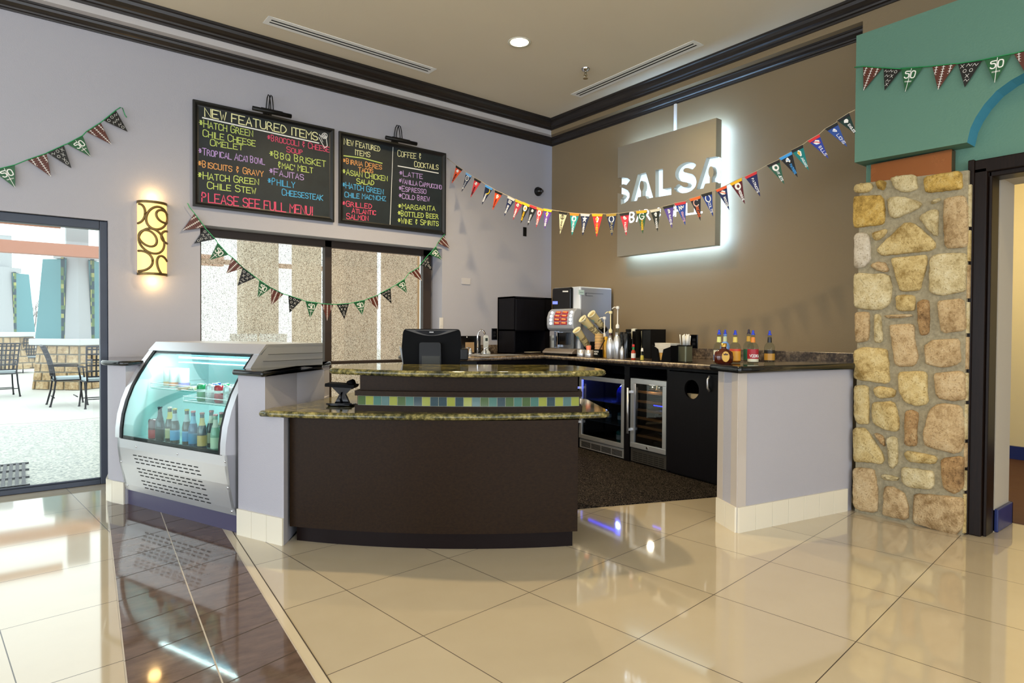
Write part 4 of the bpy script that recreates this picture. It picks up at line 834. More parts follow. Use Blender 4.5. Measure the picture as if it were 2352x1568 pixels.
def curve_mesh(polys, depth, name):
    cu = bpy.data.curves.new(name, 'CURVE'); cu.dimensions = '2D'; cu.fill_mode = 'BOTH'; cu.extrude = depth / 2
    for pl in polys:
        s = cu.splines.new('POLY'); s.points.add(len(pl) - 1); s.use_cyclic_u = True
        for q, p in zip(s.points, pl): q.co = (p[0], p[1], 0, 1)
    o = bpy.data.objects.new(name, cu); COL.objects.link(o); dg = bpy.context.evaluated_depsgraph_get(); me = bpy.data.meshes.new_from_object(o.evaluated_get(dg))
    vs = [tuple(v.co) for v in me.vertices]; fs = [tuple(p.vertices) for p in me.polygons]
    bpy.data.objects.remove(o); bpy.data.curves.remove(cu); bpy.data.meshes.remove(me); return vs, fs
def smooth_poly(p):
    out = []
    for i in range(len(p)):
        a, b = p[i], p[(i + 1) % len(p)]; out += [(a[0] * .8 + b[0] * .2, a[1] * .8 + b[1] * .2), (a[0] * .2 + b[0] * .8, a[1] * .2 + b[1] * .8)]
    return out
vs, fs = curve_mesh([outer, A1, L1, smooth_poly(S2)], .09, 'sign_outline')
k = NT('brushed_sign_face'); n = k.noise(k.coords((1, 1, 60)), 3, 2); k.base(lin('B4AEA0')); k.set(.42, .75); k.link(k.math('ADD', k.math('MULTIPLY', n, .1), .38), k.b.inputs['Roughness']); M_SIGN = k.m
MB().add([(c - .155, a, b) for a, b, c in vs], fs).obj('face_panel', M_SIGN, SG, world=True)
M_LED = mat('A6D0FF', .5, emit=85); M_PLATE = mat('CFEAFF', .5, emit=1.2)
MB().box(-.142, -.136, y1s + .012, y0s - .008, 2.60, 3.28).obj('lit_wall_stand_in', M_PLATE, SG, world=True)  # added glowing sheet imitates the LED lit wall behind the cut out letters
mb = MB(); mb.box(-.1, -.085, y1s + .02, y0s - .02, ztop - .06, ztop - .04).box(-.1, -.085, y1s + .02, y0s - .02, zbot + .04, zbot + .06).box(-.1, -.085, y1s + .03, y1s + .05, zbot + .05, ztop - .05)
mb.obj('led_strip', M_LED, SG, world=True)
mb = MB()
for yy in (-1.55, -2.4):
    for zz in (2.3, 3.3): mb.box(-.11, 0, yy - .01, yy + .01, zz - .01, zz + .01)
mb.obj('standoff', M_STEEL, SG, world=True)
mb = MB(); Y3 = lambda x, y: onX(1395 + x / 4.354, 250 + y / 4.354, -.2015)
write(mb, 'BAR & GRILL', Y3(222, 1132), Y3(945, 1034), Y3(222, 1036) - Y3(222, 1132), .019, Vector((-1, 0, 0)), 0, 1.0)
mb.obj('small_lettering', mat('E4F4FF', .5, emit=2.2), SG, world=True)
yc_ = onX(1551, 270, -.01).y; solo('wall_conduit', MB().box(-.018, 0, yc_ - .014, yc_ + .014, 3.30, 3.742), M_WHITE, 'thin white conduit running down from the crown moulding to the sign', 'conduit')
# ================================================================== ceiling fittings
def vent(label, a, b, c, z=4.0):
    # a -> b long edge, c gives the width
    a, b, c = Vector(a), Vector(b), Vector(c); t = thing('air_vent', label, 'vent', ((a.x + b.x) / 2, (a.y + b.y) / 2, z)); d = (b - a).normalized(); s = (c - a) - d * (c - a).dot(d); w = s.length; s.normalize(); L = (b - a).length
    def q(u0, u1, v0, v1, z0, z1, mb): mb.prism([(a + d * u0 + s * v0)[:], (a + d * u1 + s * v0)[:], (a + d * u1 + s * v1)[:], (a + d * u0 + s * v1)[:]], z0, z1); return mb
    fr = MB(); cw = w / 7
    for v0, v1 in ((0, 2 * cw), (3 * cw - .002, 4 * cw + .002), (5 * cw, w)): q(0, L, v0, v1, z - .004, z + .002, fr)
    q(0, .04, 0, w, z - .0045, z + .002, fr); q(L - .04, L, 0, w, z - .0045, z + .002, fr); fr.obj('frame', mat('FAFAF6', .5), t, world=True, label='off white frame')
    q(.03, L - .03, 1.8 * cw, 5.2 * cw, z - .0036, z - .001, MB()).obj('dark_slot', mat('050505', .9), t, world=True)
g = lambda x, y: onZ(x, y, 4.0)[:2]
vent('long slot air vent in the ceiling near the chalkboard wall', g(617, 36), g(1003, 158), g(610, 54)); vent('slot air vent in the ceiling near the sign wall', g(1310.5, 216), g(1593, 92), g(1332, 224))
def downlight(x, y, power, label):
    t = thing('downlight', label, 'ceiling light', (x, y, 4.0))
    MB().lathe([(.085, -.002), (.105, -.008), (.11, 0), (.085, .0)], 28, caps=False).obj('trim_ring', mat('E0DCCC', .4), t)
    MB().lathe([(.0, -.0015), (.086, -.0015)], 28).obj('lamp_lens', mat('FFF6C8', .5, emit=14), t)
    spot('downlight_beam', (x, y, 3.985), (x, y, 0), power, WARM, 150, .9, .07)
    return t
pd = onZ(1193, 97, 4.0); downlight(pd.x, pd.y, 230, 'glowing recessed downlight in the ceiling between the two air vents')
LAMPS = [(-3.0, -1.9, 430), (-3.0, -5.8, 40), (-1.9, -6.6, 130), (-3.9, -7.8, 110)]
for x, y, pw in LAMPS: spot('downlight_beam', (x, y, 3.98), (x, y, 0), pw, WARM, 150, .9, .07)
ps = onZ(1345, 158, 4.0); t = thing('fire_sprinkler', 'small chrome fire sprinkler head hanging from the ceiling', 'sprinkler', (ps.x, ps.y, 4.0))
MB().lathe([(.045, 0), (.042, -.012), (.025, -.025), (.018, -.03)], 16).obj('escutcheon', M_CHROME, t); MB().lathe([(.012, -.025), (.012, -.06), (.02, -.062), (.02, -.07)], 10).tube([(-.012, 0, -.06), (-.016, 0, -.08), (0, 0, -.098)], .004, 6).tube([(.012, 0, -.06), (.016, 0, -.08), (0, 0, -.098)], .004, 6).lathe([(.026, -.098), (.026, -.101)], 12).obj('sprinkler_body', mat('C8C0A8', .2, 1), t)
# small wall fittings
p = onY(1235, 440, 0); t = thing('security_camera', 'small black dome security camera on the wall near the room corner', 'camera', (p.x, 0, p.z))
RX = Matrix.Rotation(math.pi / 2, 4, 'X'); MB().lathe([(.058, 0), (.058, .02), (.05, .03)], 24, 0, RX).obj('mount_ring', M_BLACK, t); MB().lathe([(.048, .025), (.046, .045), (.034, .066), (.018, .076), (0, .08)], 24, 0, RX).obj('dome', M_BLACKG, t); MB().lathe([(.02, .06), (.02, .084), (.012, .088), (0, .088)], 16, 0, Matrix.Translation((.01, 0, -.005)) @ RX).obj('lens', mat('3A3A40', .1), t)
def plate(name, px, py, w, h, m, label, cat, ax=1, extra=None):
    p = onY(px, py, 0) if ax == 1 else onX(px, py, 0); t = thing(name, label, cat, (p.x, p.y, p.z), 0 if ax == 1 else -math.pi / 2)
    MB().box(-w / 2, w / 2, -.008, 0, -h / 2, h / 2).obj('cover_plate', m, t, bevel=.003)
    if extra == 'outlet':
        for z in (-.02, .02): MB().box(-.017, .017, -.011, -.007, z - .014, z + .014).obj('socket', mat('1C1C1E', .3), t)
    if extra == 'switch': MB().box(-.012, .012, -.013, -.007, -.03, .03).obj('rocker', m, t)
    return t
plate('blank_plate', 1070, 646, .125, .075, mat('BDBABC', .5), 'blank grey cover plate on the wall between the window and the corner', 'wall plate')
plate('light_switch', 1013, 742, .05, .13, mat('D8D4CE', .4), 'pale light switch on the wall beside the screened window', 'switch', 1, 'switch')
plate('wall_box', 1205, 532, .055, .115, M_BLACK, 'small black wall box under the pennants near the corner', 'wall plate', 1, 'switch')
plate('power_outlet', 1135, 767, .085, .14, M_BLACKG, 'black power outlet above the sink counter', 'outlet', 1, 'outlet')
plate('power_outlet', 1595, 785, .085, .15, M_BLACKG, 'black power outlet on the taupe wall behind the liquor bottles', 'outlet', 0, 'outlet')
# ================================================================== refrigerated display case
CA = math.atan2(-.932, .363)
DC = thing('display_case', 'stainless steel refrigerated display case with curved glass front', 'display case', (-4.924, -.815, 0), CA)
CMX = WM[DC]; CW_ = 1.285
gl = [(-.060, .512), (-.058, .58), (-.045, .68), (-.018, .78), (.022, .88), (.072, .97), (.128, 1.055), (.188, 1.135)]
fp = [(.0, .115), (-.012, .16), (-.045, .32), (-.060, .44), (-.062, .512)]
side = [(.005, .115)] + fp[1:] + gl[1:] + [(.24, 1.195), (.713, 1.195), (.713, .115)]
MB().prism(side, .0, .03, 0, M_yz).obj('side_panel', M_STEELV, DC); MB().prism(side, CW_ - .03, CW_, 0, M_yz).obj('side_panel', M_STEELV, DC)
M_LINER = mat('D6E6E6', .4)
ls_ = [(-.045, .50)] + [(a + .012, b) for a, b in gl[1:]] + [(.215, 1.15), (.66, 1.15), (.66, .50)]
MB().prism(ls_, .03, .034, 0, M_yz).prism(ls_, CW_ - .034, CW_ - .03, 0, M_yz).box(.03, CW_ - .03, -.05, .66, .47, .50).box(.03, CW_ - .03, .64, .66, .5, 1.12).box(.03, CW_ - .03, .22, .66, 1.12, 1.125).obj('white_liner', M_LINER, DC)
MB().box(0, CW_, .015, .6, 0, .115).obj('kick_board', mat('4A4660', .35), DC)
q = fp + [(.1, .50), (.1, .115)]; MB().prism(q, .0, CW_, 0, M_yz).obj('lower_front_panel', M_STEEL, DC)
def on_front(z):
    for (b0, z0), (b1, z1) in zip(fp, fp[1:]):
        if z0 <= z <= z1: return b0 + (b1 - b0) * (z - z0) / (z1 - z0)
    return fp[-1][0]
for gi, zc in enumerate((.395, .30, .21)):
    mb = MB()
    for r_ in range(3):
        z = zc - r_ * .025
        for c_ in range(12):
            x = .20 + gi * .025 + c_ * .066 + r_ * .012; d = on_front(z) - .0012; d2 = on_front(z + .007) - .0012
            mb.add([(x, d, z), (x + .042, d, z), (x + .046, (d + d2) / 2, z + .0035), (x + .042, d2, z + .007), (x, d2, z + .007), (x - .004, (d + d2) / 2, z + .0035)], [(0, 1, 2, 3, 4, 5)])
    mb.obj('vent_slots', mat('08080A', .8), DC)
for x, z in ((.25, .465), (.75, .465), (1.26, .47), (1.26, .30), (1.25, .14), (.025, .33), (.035, .15)): MB().sphere((x, on_front(z) - .002, z), .008, 8, 0, (1, .4, 1)).obj('screw', M_CHROME, DC)
def curved(name, x0, x1, o0, o1, m, pts=gl, ext=0):
    def nrm(i):
        a = Vector(pts[max(0, i - 1)]); b = Vector(pts[min(len(pts) - 1, i + 1)]); t = (b - a).normalized(); return Vector((-t.y, t.x))
    P0 = [(Vector(p) + nrm(i) * o0)[:] for i, p in enumerate(pts)]; P1 = [(Vector(p) + nrm(i) * o1)[:] for i, p in enumerate(pts)]
    n = len(pts); mb = MB()
    for pl, fl in ((P1, False), (P0, True)):
        q = [(i, i + 1, n + i + 1, n + i) for i in range(n - 1)]; mb.add([(x, a, b) for x in (x0, x1) for a, b in pl], [f[::-1] for f in q] if fl else q, 0, True)
    for x, fl in ((x0, False), (x1, True)):
        q = [(i, i + 1, n + i + 1, n + i) for i in range(n - 1)]; mb.add([(x, a, b) for a, b in P0] + [(x, a, b) for a, b in P1], q if fl else [f[::-1] for f in q])
    for i in (0, n - 1): mb.add([(x0,) + P0[i], (x1,) + P0[i], (x1,) + P1[i], (x0,) + P1[i]], [(0, 1, 2, 3)])
    return mb.obj(name, m, DC)
curved('curved_glass', .075, CW_ - .075, .002, .007, M_CGLASS)
curved('glass_frame', .0, .055, .0, .016, M_STEEL); curved('glass_frame', CW_ - .055, CW_, .0, .016, M_STEEL)
curved('black_gasket', .052, .08, .0, .012, M_BLACK); curved('black_gasket', CW_ - .08, CW_ - .052, .0, .012, M_BLACK)
MB().box(.052, CW_ - .052, -.066, -.052, .506, .53).obj('black_gasket', M_BLACK, DC)
MB().prism([(.175, 1.12), (.19, 1.14), (.205, 1.135), (.2, 1.115)], .05, CW_ - .05, 0, M_yz).obj('black_gasket', M_BLACK, DC)
MB().prism([(.178, 1.135), (.168, 1.142), (.225, 1.205), (.713, 1.208), (.713, 1.195), (.24, 1.195)], -.002, CW_ + .002, 0, M_yz).obj('top_panel', M_STEEL, DC)
MB().box(CW_ + .001, CW_ + .004, .24, .713, 1.135, 1.138).box(CW_ + .001, CW_ + .004, .2, .713, 1.09, 1.093).obj('panel_seam', mat('6E7276', .4, 1), DC)
M_CYAN = mat('7ADCFF', .5, emit=2.5)
MB().box(.28, CW_ - .06, .235, .25, 1.085, 1.10).box(.05, CW_ - .06, .36, .37, 1.10, 1.112).obj('led_tube', M_CYAN, DC); MB().box(.22, CW_ - .05, .27, .40, 1.05, 1.056).obj('light_shelf', M_LINER, DC)
l = bpy.data.lights.new('case_led', 'AREA'); l.shape = 'RECTANGLE'; l.size = 1.1; l.size_y = .05; l.energy = 12; l.color = (.86, .97, 1.0); o = bpy.data.objects.new('case_led', l); COL.objects.link(o); o.matrix_world = CMX @ Matrix.Translation((.64, .2, 1.10)) @ Matrix.Rotation(.35, 4, 'X')
M_SHG = m_glass('shelf_glass', 'D2F0EC', .8); M_WIREW = mat('EAF4F4', .35)
def shelf(x0, x1, y0, y1, z):
    MB().box(x0, x1, y0, y1, z - .008, z - .001).obj('glass_shelf', M_SHG, DC)
    mb = MB(); 
    for zz in (z + .003, z + .035): mb.tube([(x0, y1, zz), (x0, y0, zz), (x1, y0, zz), (x1, y1, zz)], .0028, 5)
    for x in (x0, x1): mb.tube([(x, y0, z), (x, y0, z + .035)], .0028, 5)
    for i in range(1, 14): x = x0 + (x1 - x0) * i / 14; mb.tube([(x, y0, z - .004), (x, y1, z - .004)], .0018, 4)
    mb.obj('wire_rail', M_WIREW, DC)
shelf(.06, .60, .15, .60, .86); shelf(.62, 1.225, .06, .60, .80)
def cas(x, y, z): return CMX @ Vector((x, y, z))
def can(p, r, h, mats, label, cat='can', group=None, band=None, rz=0):
    t = thing('drink_can', label, cat, p, rz, group)
    MB().lathe([(r * .82, 0), (r, .012), (r, h - .014), (r * .9, h - .002), (r * .88, h - .002)], 18).obj('body', mats[0], t)
    MB().lathe([(0, h - .006), (r * .84, h - .006), (r * .87, h), (r * .9, h - .002)], 18).obj('lid', mat('C4C8CA', .25, .9), t)
    if band: MB().lathe([(r * 1.01, h * band[0]), (r * 1.012, h * band[1])], 18).obj('printed_band', mats[1], t)
    return t
M_CANW = mat('E6E8E6', .3); cw_ = [('amber', 'E0A050'), ('orange', 'D8783C'), ('violet', '8C78B8')]
for i, ((x, y), (nm, c)) in enumerate(zip(((.155, .235), (.245, .225), (.34, .24)), cw_)): can(cas(x, y, .86), .038, .155, (M_CANW, mat(c, .4)), 'tall white can with %s band on the upper glass shelf' % nm, 'can', 'tall white cans', (.12, .3))
def wrap(x, y, z, r_, c, label):
    t = thing('wrapped_snack', label, 'snack', cas(x, y, z), r_); MB().prism(rounded([(-.07, -.022), (.07, -.022), (.07, .022), (-.07, .022)], .01), 0, .018).obj('wrapper', mat(c, .4), t, bevel=.006)
    MB().box(-.085, -.068, -.018, .018, .006, .010).box(.068, .085, -.018, .018, .006, .010).obj('crimped_end', mat('D0D0C8', .4), t)
wrap(.12, .345, .862, .3, 'D8B84A', 'yellow wrapped snack behind the tall white cans'); wrap(.44, .20, .862, .2, '8C6A4A', 'brown wrapped snack at the front of the upper glass shelf'); wrap(.50, .26, .862, .5, 'C8BC94', 'cream wrapped snack on the upper glass shelf'); wrap(.47, .33, .862, .1, '9CA878', 'pale green wrapped snack at the back of the upper glass shelf')
rowc = [[('green', '1E8A50'), ('silver', 'C8C8C8'), ('red', 'B82A34'), ('white', 'E4E4E4'), ('red and white', 'C84048')], [('blue', '2A4AA8'), ('green', '2E9A5C'), ('pale green', '8CC8A4'), ('light blue', '6AA0D0'), ('teal', '2A8A8A')]]
for j, row in enumerate(rowc):
    for i, (nm, c) in enumerate(row): can(cas(.72 + i * .098 + j * .02, .135 + j * .1, .80), .033, .122, (mat(c, .28, .3), M_CANW), '%s soda can, %s of the %s row on the lower glass shelf' % (nm, ['first', 'second', 'third', 'fourth', 'last'][i], ['front', 'back'][j]), 'can', 'soda cans', (.55, .7))
def bottle_mesh(t, prof, m, n=18, nm='glass_body'): return MB().lathe(prof, n).obj(nm, m, t)
def beer(p, h, gcol, lcol, ccol, label, ring=None, r=.031):
    t = thing('glass_bottle', label, 'bottle', p, 0, 'bottles in the display case')
    bottle_mesh(t, [(r * .9, 0), (r, .008), (r, h * .5), (r * .85, h * .6), (r * .48, h * .74), (r * .42, h * .93), (r * .46, h * .95), (r * .46, h * .965)], mat(gcol, .06, 0, .6))
    MB().lathe([(r * 1.01, h * .12), (r * 1.012, h * .4)], 18).obj('label_wrap', mat(lcol, .5), t); MB().lathe([(r * .5, h * .955), (r * .52, h * .98), (r * .44, h), (0, h)], 14).obj('crown_cap', mat(ccol, .35, .3), t)
    if ring: MB().lathe([(r * .72, h * .66), (r * .5, h * .75), (r * .46, h * .86)], 18).obj('neck_label', mat(ring, .5), t)
    return t
can(cas(.27, .05, .50), .033, .15, (mat('5A1A20', .3), mat('C02A34', .4)), 'dark red can at the near end of the bottle row in the display case', 'can', None, (.1, .5))
for x, y, h, g_c, l_c, c_c, lb, rg in ((.39, .03, .25, '0E1216', '16181C', '1A1A1E', 'black bottle beside the dark red can in the display case', '1A1C22'), (.46, .06, .25, '3A2410', 'C8B88A', 'D0C8B8', 'amber bottle with cream label behind the black bottle', 'D8B84A'), (.57, .03, .25, '4A3A2C', '6AA8D8', 'C8A850', 'brown bottle with pale blue label in the middle of the case', 'BFC6CC'),
        (.68, .05, .25, '4A3A30', '5A98CC', 'C8A850', 'brown bottle with deeper blue label, second of the two brown bottles in the case', 'BFC6CC'), (.80, .02, .25, '1E4A7A', '3E86B8', 'C86A6A', 'blue bottle with blue and white label and red cap', '7AB4D8'), (.88, .10, .25, '2A3028', 'C8C0A0', 'C86A6A', 'dark bottle with cream label behind the blue bottle', 'D8D4C0'), (.93, .0, .25, '2A3440', 'D8A860', '9A5A50', 'dark bottle with gold label and gold neck foil', 'D8B468'),
        (1.02, .08, .25, '4A5440', 'D8D0B0', 'C87A80', 'green bottle with pale label at the back of the display case', 'C8B890'), (1.08, -.005, .25, '9CB8A0', 'D8DCC0', 'B86A6A', 'clear pale green bottle with cream label nearest the case end', 'E0D8C8'), (1.16, .08, .25, 'A8B8A0', 'D0D0B8', 'B86A6A', 'pale bottle in the far back corner of the case', 'D8D8C8')):
    beer(cas(x, y, .50), h, g_c, l_c, c_c, lb, rg)
# ================================================================== back bar
ZW = 1.03
F0 = Vector((-.655, -1.2, 0)); DFV = Vector((-.13, -.9915, 0)).normalized(); NF = Vector((.9915, -.13, 0)).normalized(); RZ = math.atan2(DFV.y, DFV.x)
sF = lambda px: (onP(px, 900, F0, NF) - F0).dot(DFV)
def fp_(s, d=0): return F0 + DFV * s + NF * d
WTp = [(-.001, -.001), (-2.25, -.001), (-2.25, -.30), (-1.79, -.83), (-.76, -.74), (-1.03, -3.60), (-1.02, -3.835), (-.001, -3.925)]
BW = thing('back_worktop', 'brown speckled worktop running along both walls behind the bar', 'worktop', (-.5, -1.5, .985))
MB().slab(WTp, .985, ZW, .014).obj('worktop_slab', M_LAM, BW, world=True)
MB().box(-1.62, -.002, -.022, -.002, ZW, ZW + .105).box(-.022, -.002, -3.9, -.022, ZW, ZW + .105).obj('backsplash', M_LAM, BW, world=True, bevel=.004)
CB = thing('base_cabinets', 'black base cabinet frame under the back worktop holding the two coolers', 'cabinet', (-.4, -2, 0))
s1, s2, s3, s4, s5, s6 = sF(1330), sF(1434), sF(1446), sF(1531), sF(1537), sF(1650)
def fbox(mb, s0, s1_, d0, d1, z0, z1): return mb.prism([fp_(s0, d0)[:2], fp_(s0, d1)[:2], fp_(s1_, d1)[:2], fp_(s1_, d0)[:2]], z0, z1)
mb = MB(); fbox(mb, -.35, s6, 0, .05, .955, .985); fbox(mb, s2, s3, 0, .5, 0, .955); fbox(mb, s1 - .06, s1 - .03, 0, .5, 0, .955); fbox(mb, s4 + .005, s5, 0.0, .5, 0, .955); fbox(mb, -.35, s6, .5, .52, 0, .955)
mb.prism([(-.72, -.70), (-1.74, -.78), (-2.2, -.28), (-2.2, -.03), (-.72, -.03)], .08, .98); mb.box(-.72, -.03, -1.1, -.03, 0, .98); mb.obj('carcass', M_BLKW, CB, world=True)
mb = MB(); 
for x0, x1 in ((-1.70, -1.22), (-1.20, -.76)): mb.box(x0, x1, -.81, -.785, .12, .93)
mb.obj('cabinet_door', M_BLKW, CB, world=True, bevel=.004); MB().box(-.80, -.785, -.84, -.81, .78, .92).obj('door_handle', M_STEEL, CB, world=True)
M_DARKG = m_glass('cooler_glass', 'D0D6DC', 2.2)
def cooler(name, label, sa, sb, ztop, door0, frame, slots, interior):
    p = fp_(sa, 0); t = thing(name, label, 'cooler', p, RZ); W_ = sb - sa
    MB().box(0, W_, .045, .055 + .43, .0, ztop).box(0, .02, .03, .05, 0, ztop) .obj('cabinet_body', M_BLACK, t) if False else MB().box(0, .015, .03, .48, .02, ztop).box(W_ - .015, W_, .03, .48, .02, ztop).box(0, W_, .03, .48, ztop - .015, ztop).box(0, W_, .46, .48, .02, ztop).box(0, W_, .03, .48, .02, door0).obj('cabinet_body', M_BLACK, t)
    D = .0; w = frame; z0, z1 = door0, ztop - .005
    MB().box(0, W_, D, .03, z0, z0 + w).box(0, W_, D, .03, z1 - w, z1).box(0, w, D, .03, z0 + w, z1 - w).box(W_ - w, W_, D, .03, z0 + w, z1 - w).obj('door_frame', M_STEELV, t, bevel=.003)
    MB().box(w - .004, W_ - w + .004, .012, .018, z0 + w - .004, z1 - w + .004).obj('door_glass', M_DARKG, t)
    h0, h1 = z0 + (z1 - z0) * .2, z0 + (z1 - z0) * .86
    MB().tube([(.012, -.045, h0), (.012, -.045, h1)], .011, 10).obj('handle_bar', M_STEELV, t)
    mb = MB()
    for z in (h0 + .04, h1 - .04): mb.box(.002, .022, -.045, .0, z - .012, z + .012)
    mb.obj('handle_bracket', M_STEELV, t)
    gm = M_STEEL if slots == 'steel' else mat('55524E', .4, .6)
    MB().box(.0, W_, .012, .03, .02, door0 - .008).obj('kick_grille', gm, t, bevel=.002)
    mb = MB(); nb = 4 if slots == 'steel' else 6; bw = (W_ - .06) / nb
    for b in range(nb):
        for r_ in range(5): z = .035 + r_ * (door0 - .065) / 5; mb.box(.03 + b * bw + .006, .03 + (b + 1) * bw - .006, .0105, .0125, z, z + .008)
    mb.obj('grille_slots', mat('060606', .8), t); return t, W_
M_BLUEL = mat('2A30FF', .5, emit=12)
t, W_ = cooler('beverage_cooler', 'wide steel framed beverage cooler glowing blue inside under the worktop', s1, s2 - .004, .825, .125, .045, 'steel', 0)
MB().box(.05, W_ - .05, .1, .12, .79, .80).obj('blue_light', M_BLUEL, t)
mb = MB(); 
for z in (.33, .55): mb.box(.02, W_ - .02, .06, .44, z, z + .006)
mb.obj('glass_shelf', mat('3A4450', .15), t); mb = MB(); ribbon(mb, [Vector((W_ * .52 + i * .008, -.0006, .148 + (i % 2) * .006)) for i in range(9)], .003, Vector((0, -1, 0))); mb.obj('maker_mark', M_WHITE, t)
l = bpy.data.lights.new('cooler_glow', 'POINT'); l.energy = 13; l.color = (.12, .16, 1); l.shadow_soft_size = .03; o = bpy.data.objects.new('cooler_glow', l); COL.objects.link(o); o.location = WM[t] @ Vector((W_ * .6, .2, .76))
CL = WM[t]
tj = thing('water_jug', 'blue round water jug standing inside the beverage cooler', 'jug', CL @ Vector((W_ * .74, .20, .556)))
MB().lathe([(.06, 0), (.1, .01), (.105, .09), (.09, .15), (.05, .185)], 20).obj('jug_body', mat('1A36C8', .1), tj); MB().lathe([(.03, .18), (.03, .22), (0, .225)], 14).obj('jug_neck', mat('0E1C70', .3), tj)
for i, (fx_, fy_, z, r_, h, c, lb) in enumerate(((.42, .16, .336, .035, .15, '2A3A48', 'dark bottle with white label on the middle shelf of the beverage cooler'), (.75, .14, .125, .06, .19, '1A5A60', 'teal jug on the floor of the beverage cooler'), (.72, .16, .336, .05, .16, '1C4A58', 'teal carton shaped bottle on the middle shelf of the beverage cooler'))):
    tb_ = thing('cooler_bottle', lb, 'bottle', CL @ Vector((W_ * fx_, fy_, z))); MB().lathe([(r_ * .9, 0), (r_, .01), (r_, h * .7), (r_ * .4, h * .85), (r_ * .4, h)], 16).obj('body', mat(c, .2), tb_); MB().lathe([(r_ * 1.02, h * .3), (r_ * 1.02, h * .55)], 16).obj('label_wrap', mat('9FB0C0', .6), tb_)
t, W_ = cooler('wine_cooler', 'narrow steel framed wine cooler with wooden shelf fronts under the worktop', s3 + .012, s4 - .004, .85, .16, .05, 'dark', 0); CL = WM[t]
for z in (.70, .605, .44, .355, .265, .52): MB().box(.03, W_ - .03, .06, .075, z, z + .022).box(.03, W_ - .03, .075, .42, z + .004, z + .01).obj('wooden_shelf', mat('8A5E30', .5), t)
MB().box(W_ * .45, W_ * .7, .1, .11, .585, .592).obj('blue_light', M_BLUEL, t)
l = bpy.data.lights.new('wine_fill', 'POINT'); l.energy = 5; l.color = (1, .8, .55); l.shadow_soft_size = .03; o = bpy.data.objects.new('wine_fill', l); COL.objects.link(o); o.location = CL @ Vector((W_ * .5, .055, .77))  # warm point lamp added to make the wooden shelves visible
MB().lathe([(.012, 0), (.012, .004)], 12, 0, Matrix.Translation((W_ / 2, -.002, .185)) @ Matrix.Rotation(math.pi / 2, 4, 'X')).obj('door_lock', M_CHROME, t)
for i, (fx_, z) in enumerate(((.35, .728), (.6, .728), (.5, .468), (.6, .29))):
    bt = thing('wine_bottle', 'dark wine bottle lying on %s wooden shelf of the wine cooler' % ['the top', 'the top', 'the middle', 'the lowest'][i] + (', left one' if i == 0 else ', right one' if i == 1 else ''), 'bottle', CL @ Vector((W_ * fx_, .10, z + .034)), RZ)
    MB().lathe([(0, 0), (.034, .005), (.036, .18), (.014, .24), (.014, .30)], 14, 0, Matrix.Rotation(-math.pi / 2, 4, 'X')).obj('body', mat('10140E', .1), bt); MB().lathe([(.0365, .05), (.0365, .13)], 14, 0, Matrix.Rotation(-math.pi / 2, 4, 'X')).obj('label_wrap', mat('C8C0A8', .6), bt)
pk = thing('boxed_item', 'small dark packet with a white tag at the bottom of the wine cooler', 'packet', CL @ Vector((W_ * .55, .12, .16)), RZ); MB().box(-.07, .07, 0, .1, 0, .07).obj('packet', mat('3A3028', .5), pk, bevel=.006); MB().box(-.04, .02, -.002, 0, .005, .03).obj('tag', M_WHITE, pk)
# cabinet with a round waste opening
p = fp_(s5, -.002); t = thing('waste_cabinet', 'black cabinet door with a round waste opening beside the half wall', 'cabinet', p, RZ); W_ = s6 - s5 + .1
hp = onP(1591, 894, F0, NF); hs = (hp - p).dot(DFV); hz = hp.z
vs, fs = curve_mesh([[(0, .03), (W_, .03), (W_, .945), (0, .945)], [(hs + .085 * math.cos(i * .2618), hz + .085 * math.sin(i * .2618)) for i in range(24)]], .022, 'door_outline')
MXZ = Matrix(((1, 0, 0, 0), (0, 0, 1, 0), (0, 1, 0, 0), (0, 0, 0, 1)))
MB().add(vs, [f[::-1] for f in fs], 0, False, MXZ).obj('door', M_BLKW, t)
MB().box(0, .02, .02, .45, .03, .945).box(0, W_, .43, .45, .03, .945).box(0, W_, .02, .45, 0, .03).obj('carcass', M_BLACK, t)
MB().box(hs - .11, hs + .11, .05, .09, hz - .3, hz - .045).obj('waste_bin', mat('B8A888', .6), t)
hh = (onP(1634, 890, F0, NF) - p).dot(DFV); MB().tube([(hh, -.02, .80), (hh, -.045, .83), (hh, -.045, .90), (hh, -.02, .93)], .010, 8).obj('door_handle', M_STEELV, t)
# ------------------------------------------------------------------ corner tower cabinet
t = thing('corner_cabinet', 'tall black cabinet standing on the worktop in the room corner', 'cabinet', (-.62, -.19, ZW))
x0, x1, y0, y1, z1 = -.90 + .62, -.30 + .62, -.35 + .19, -.024 + .19, .69
MB().box(x0, x0 + .02, y0, y1, 0, z1).box(x1 - .11, x1, y0, y1, 0, z1).box(x0, x1, y0, y1, z1 - .02, z1).box(x0, x1, y1 - .02, y1, 0, z1).box(x0, x1, y0, y1, .275, .295).box(x0, x1, y0, y1, 0, .012).obj('carcass', M_BLKW, t)
MB().box(x0 + .012, x1 - .13, y0 - .02, y0, .285, z1 - .03).obj('upper_door', M_BLKW, t, bevel=.004)
tk = thing('paper_stack', 'thin stack of papers lying in the open niche of the corner cabinet', 'paper', (-.55, -.28, ZW + .013), .2); MB().box(-.09, .09, -.06, .06, 0, .006).obj('sheets', mat('B8B09C', .8), tk)
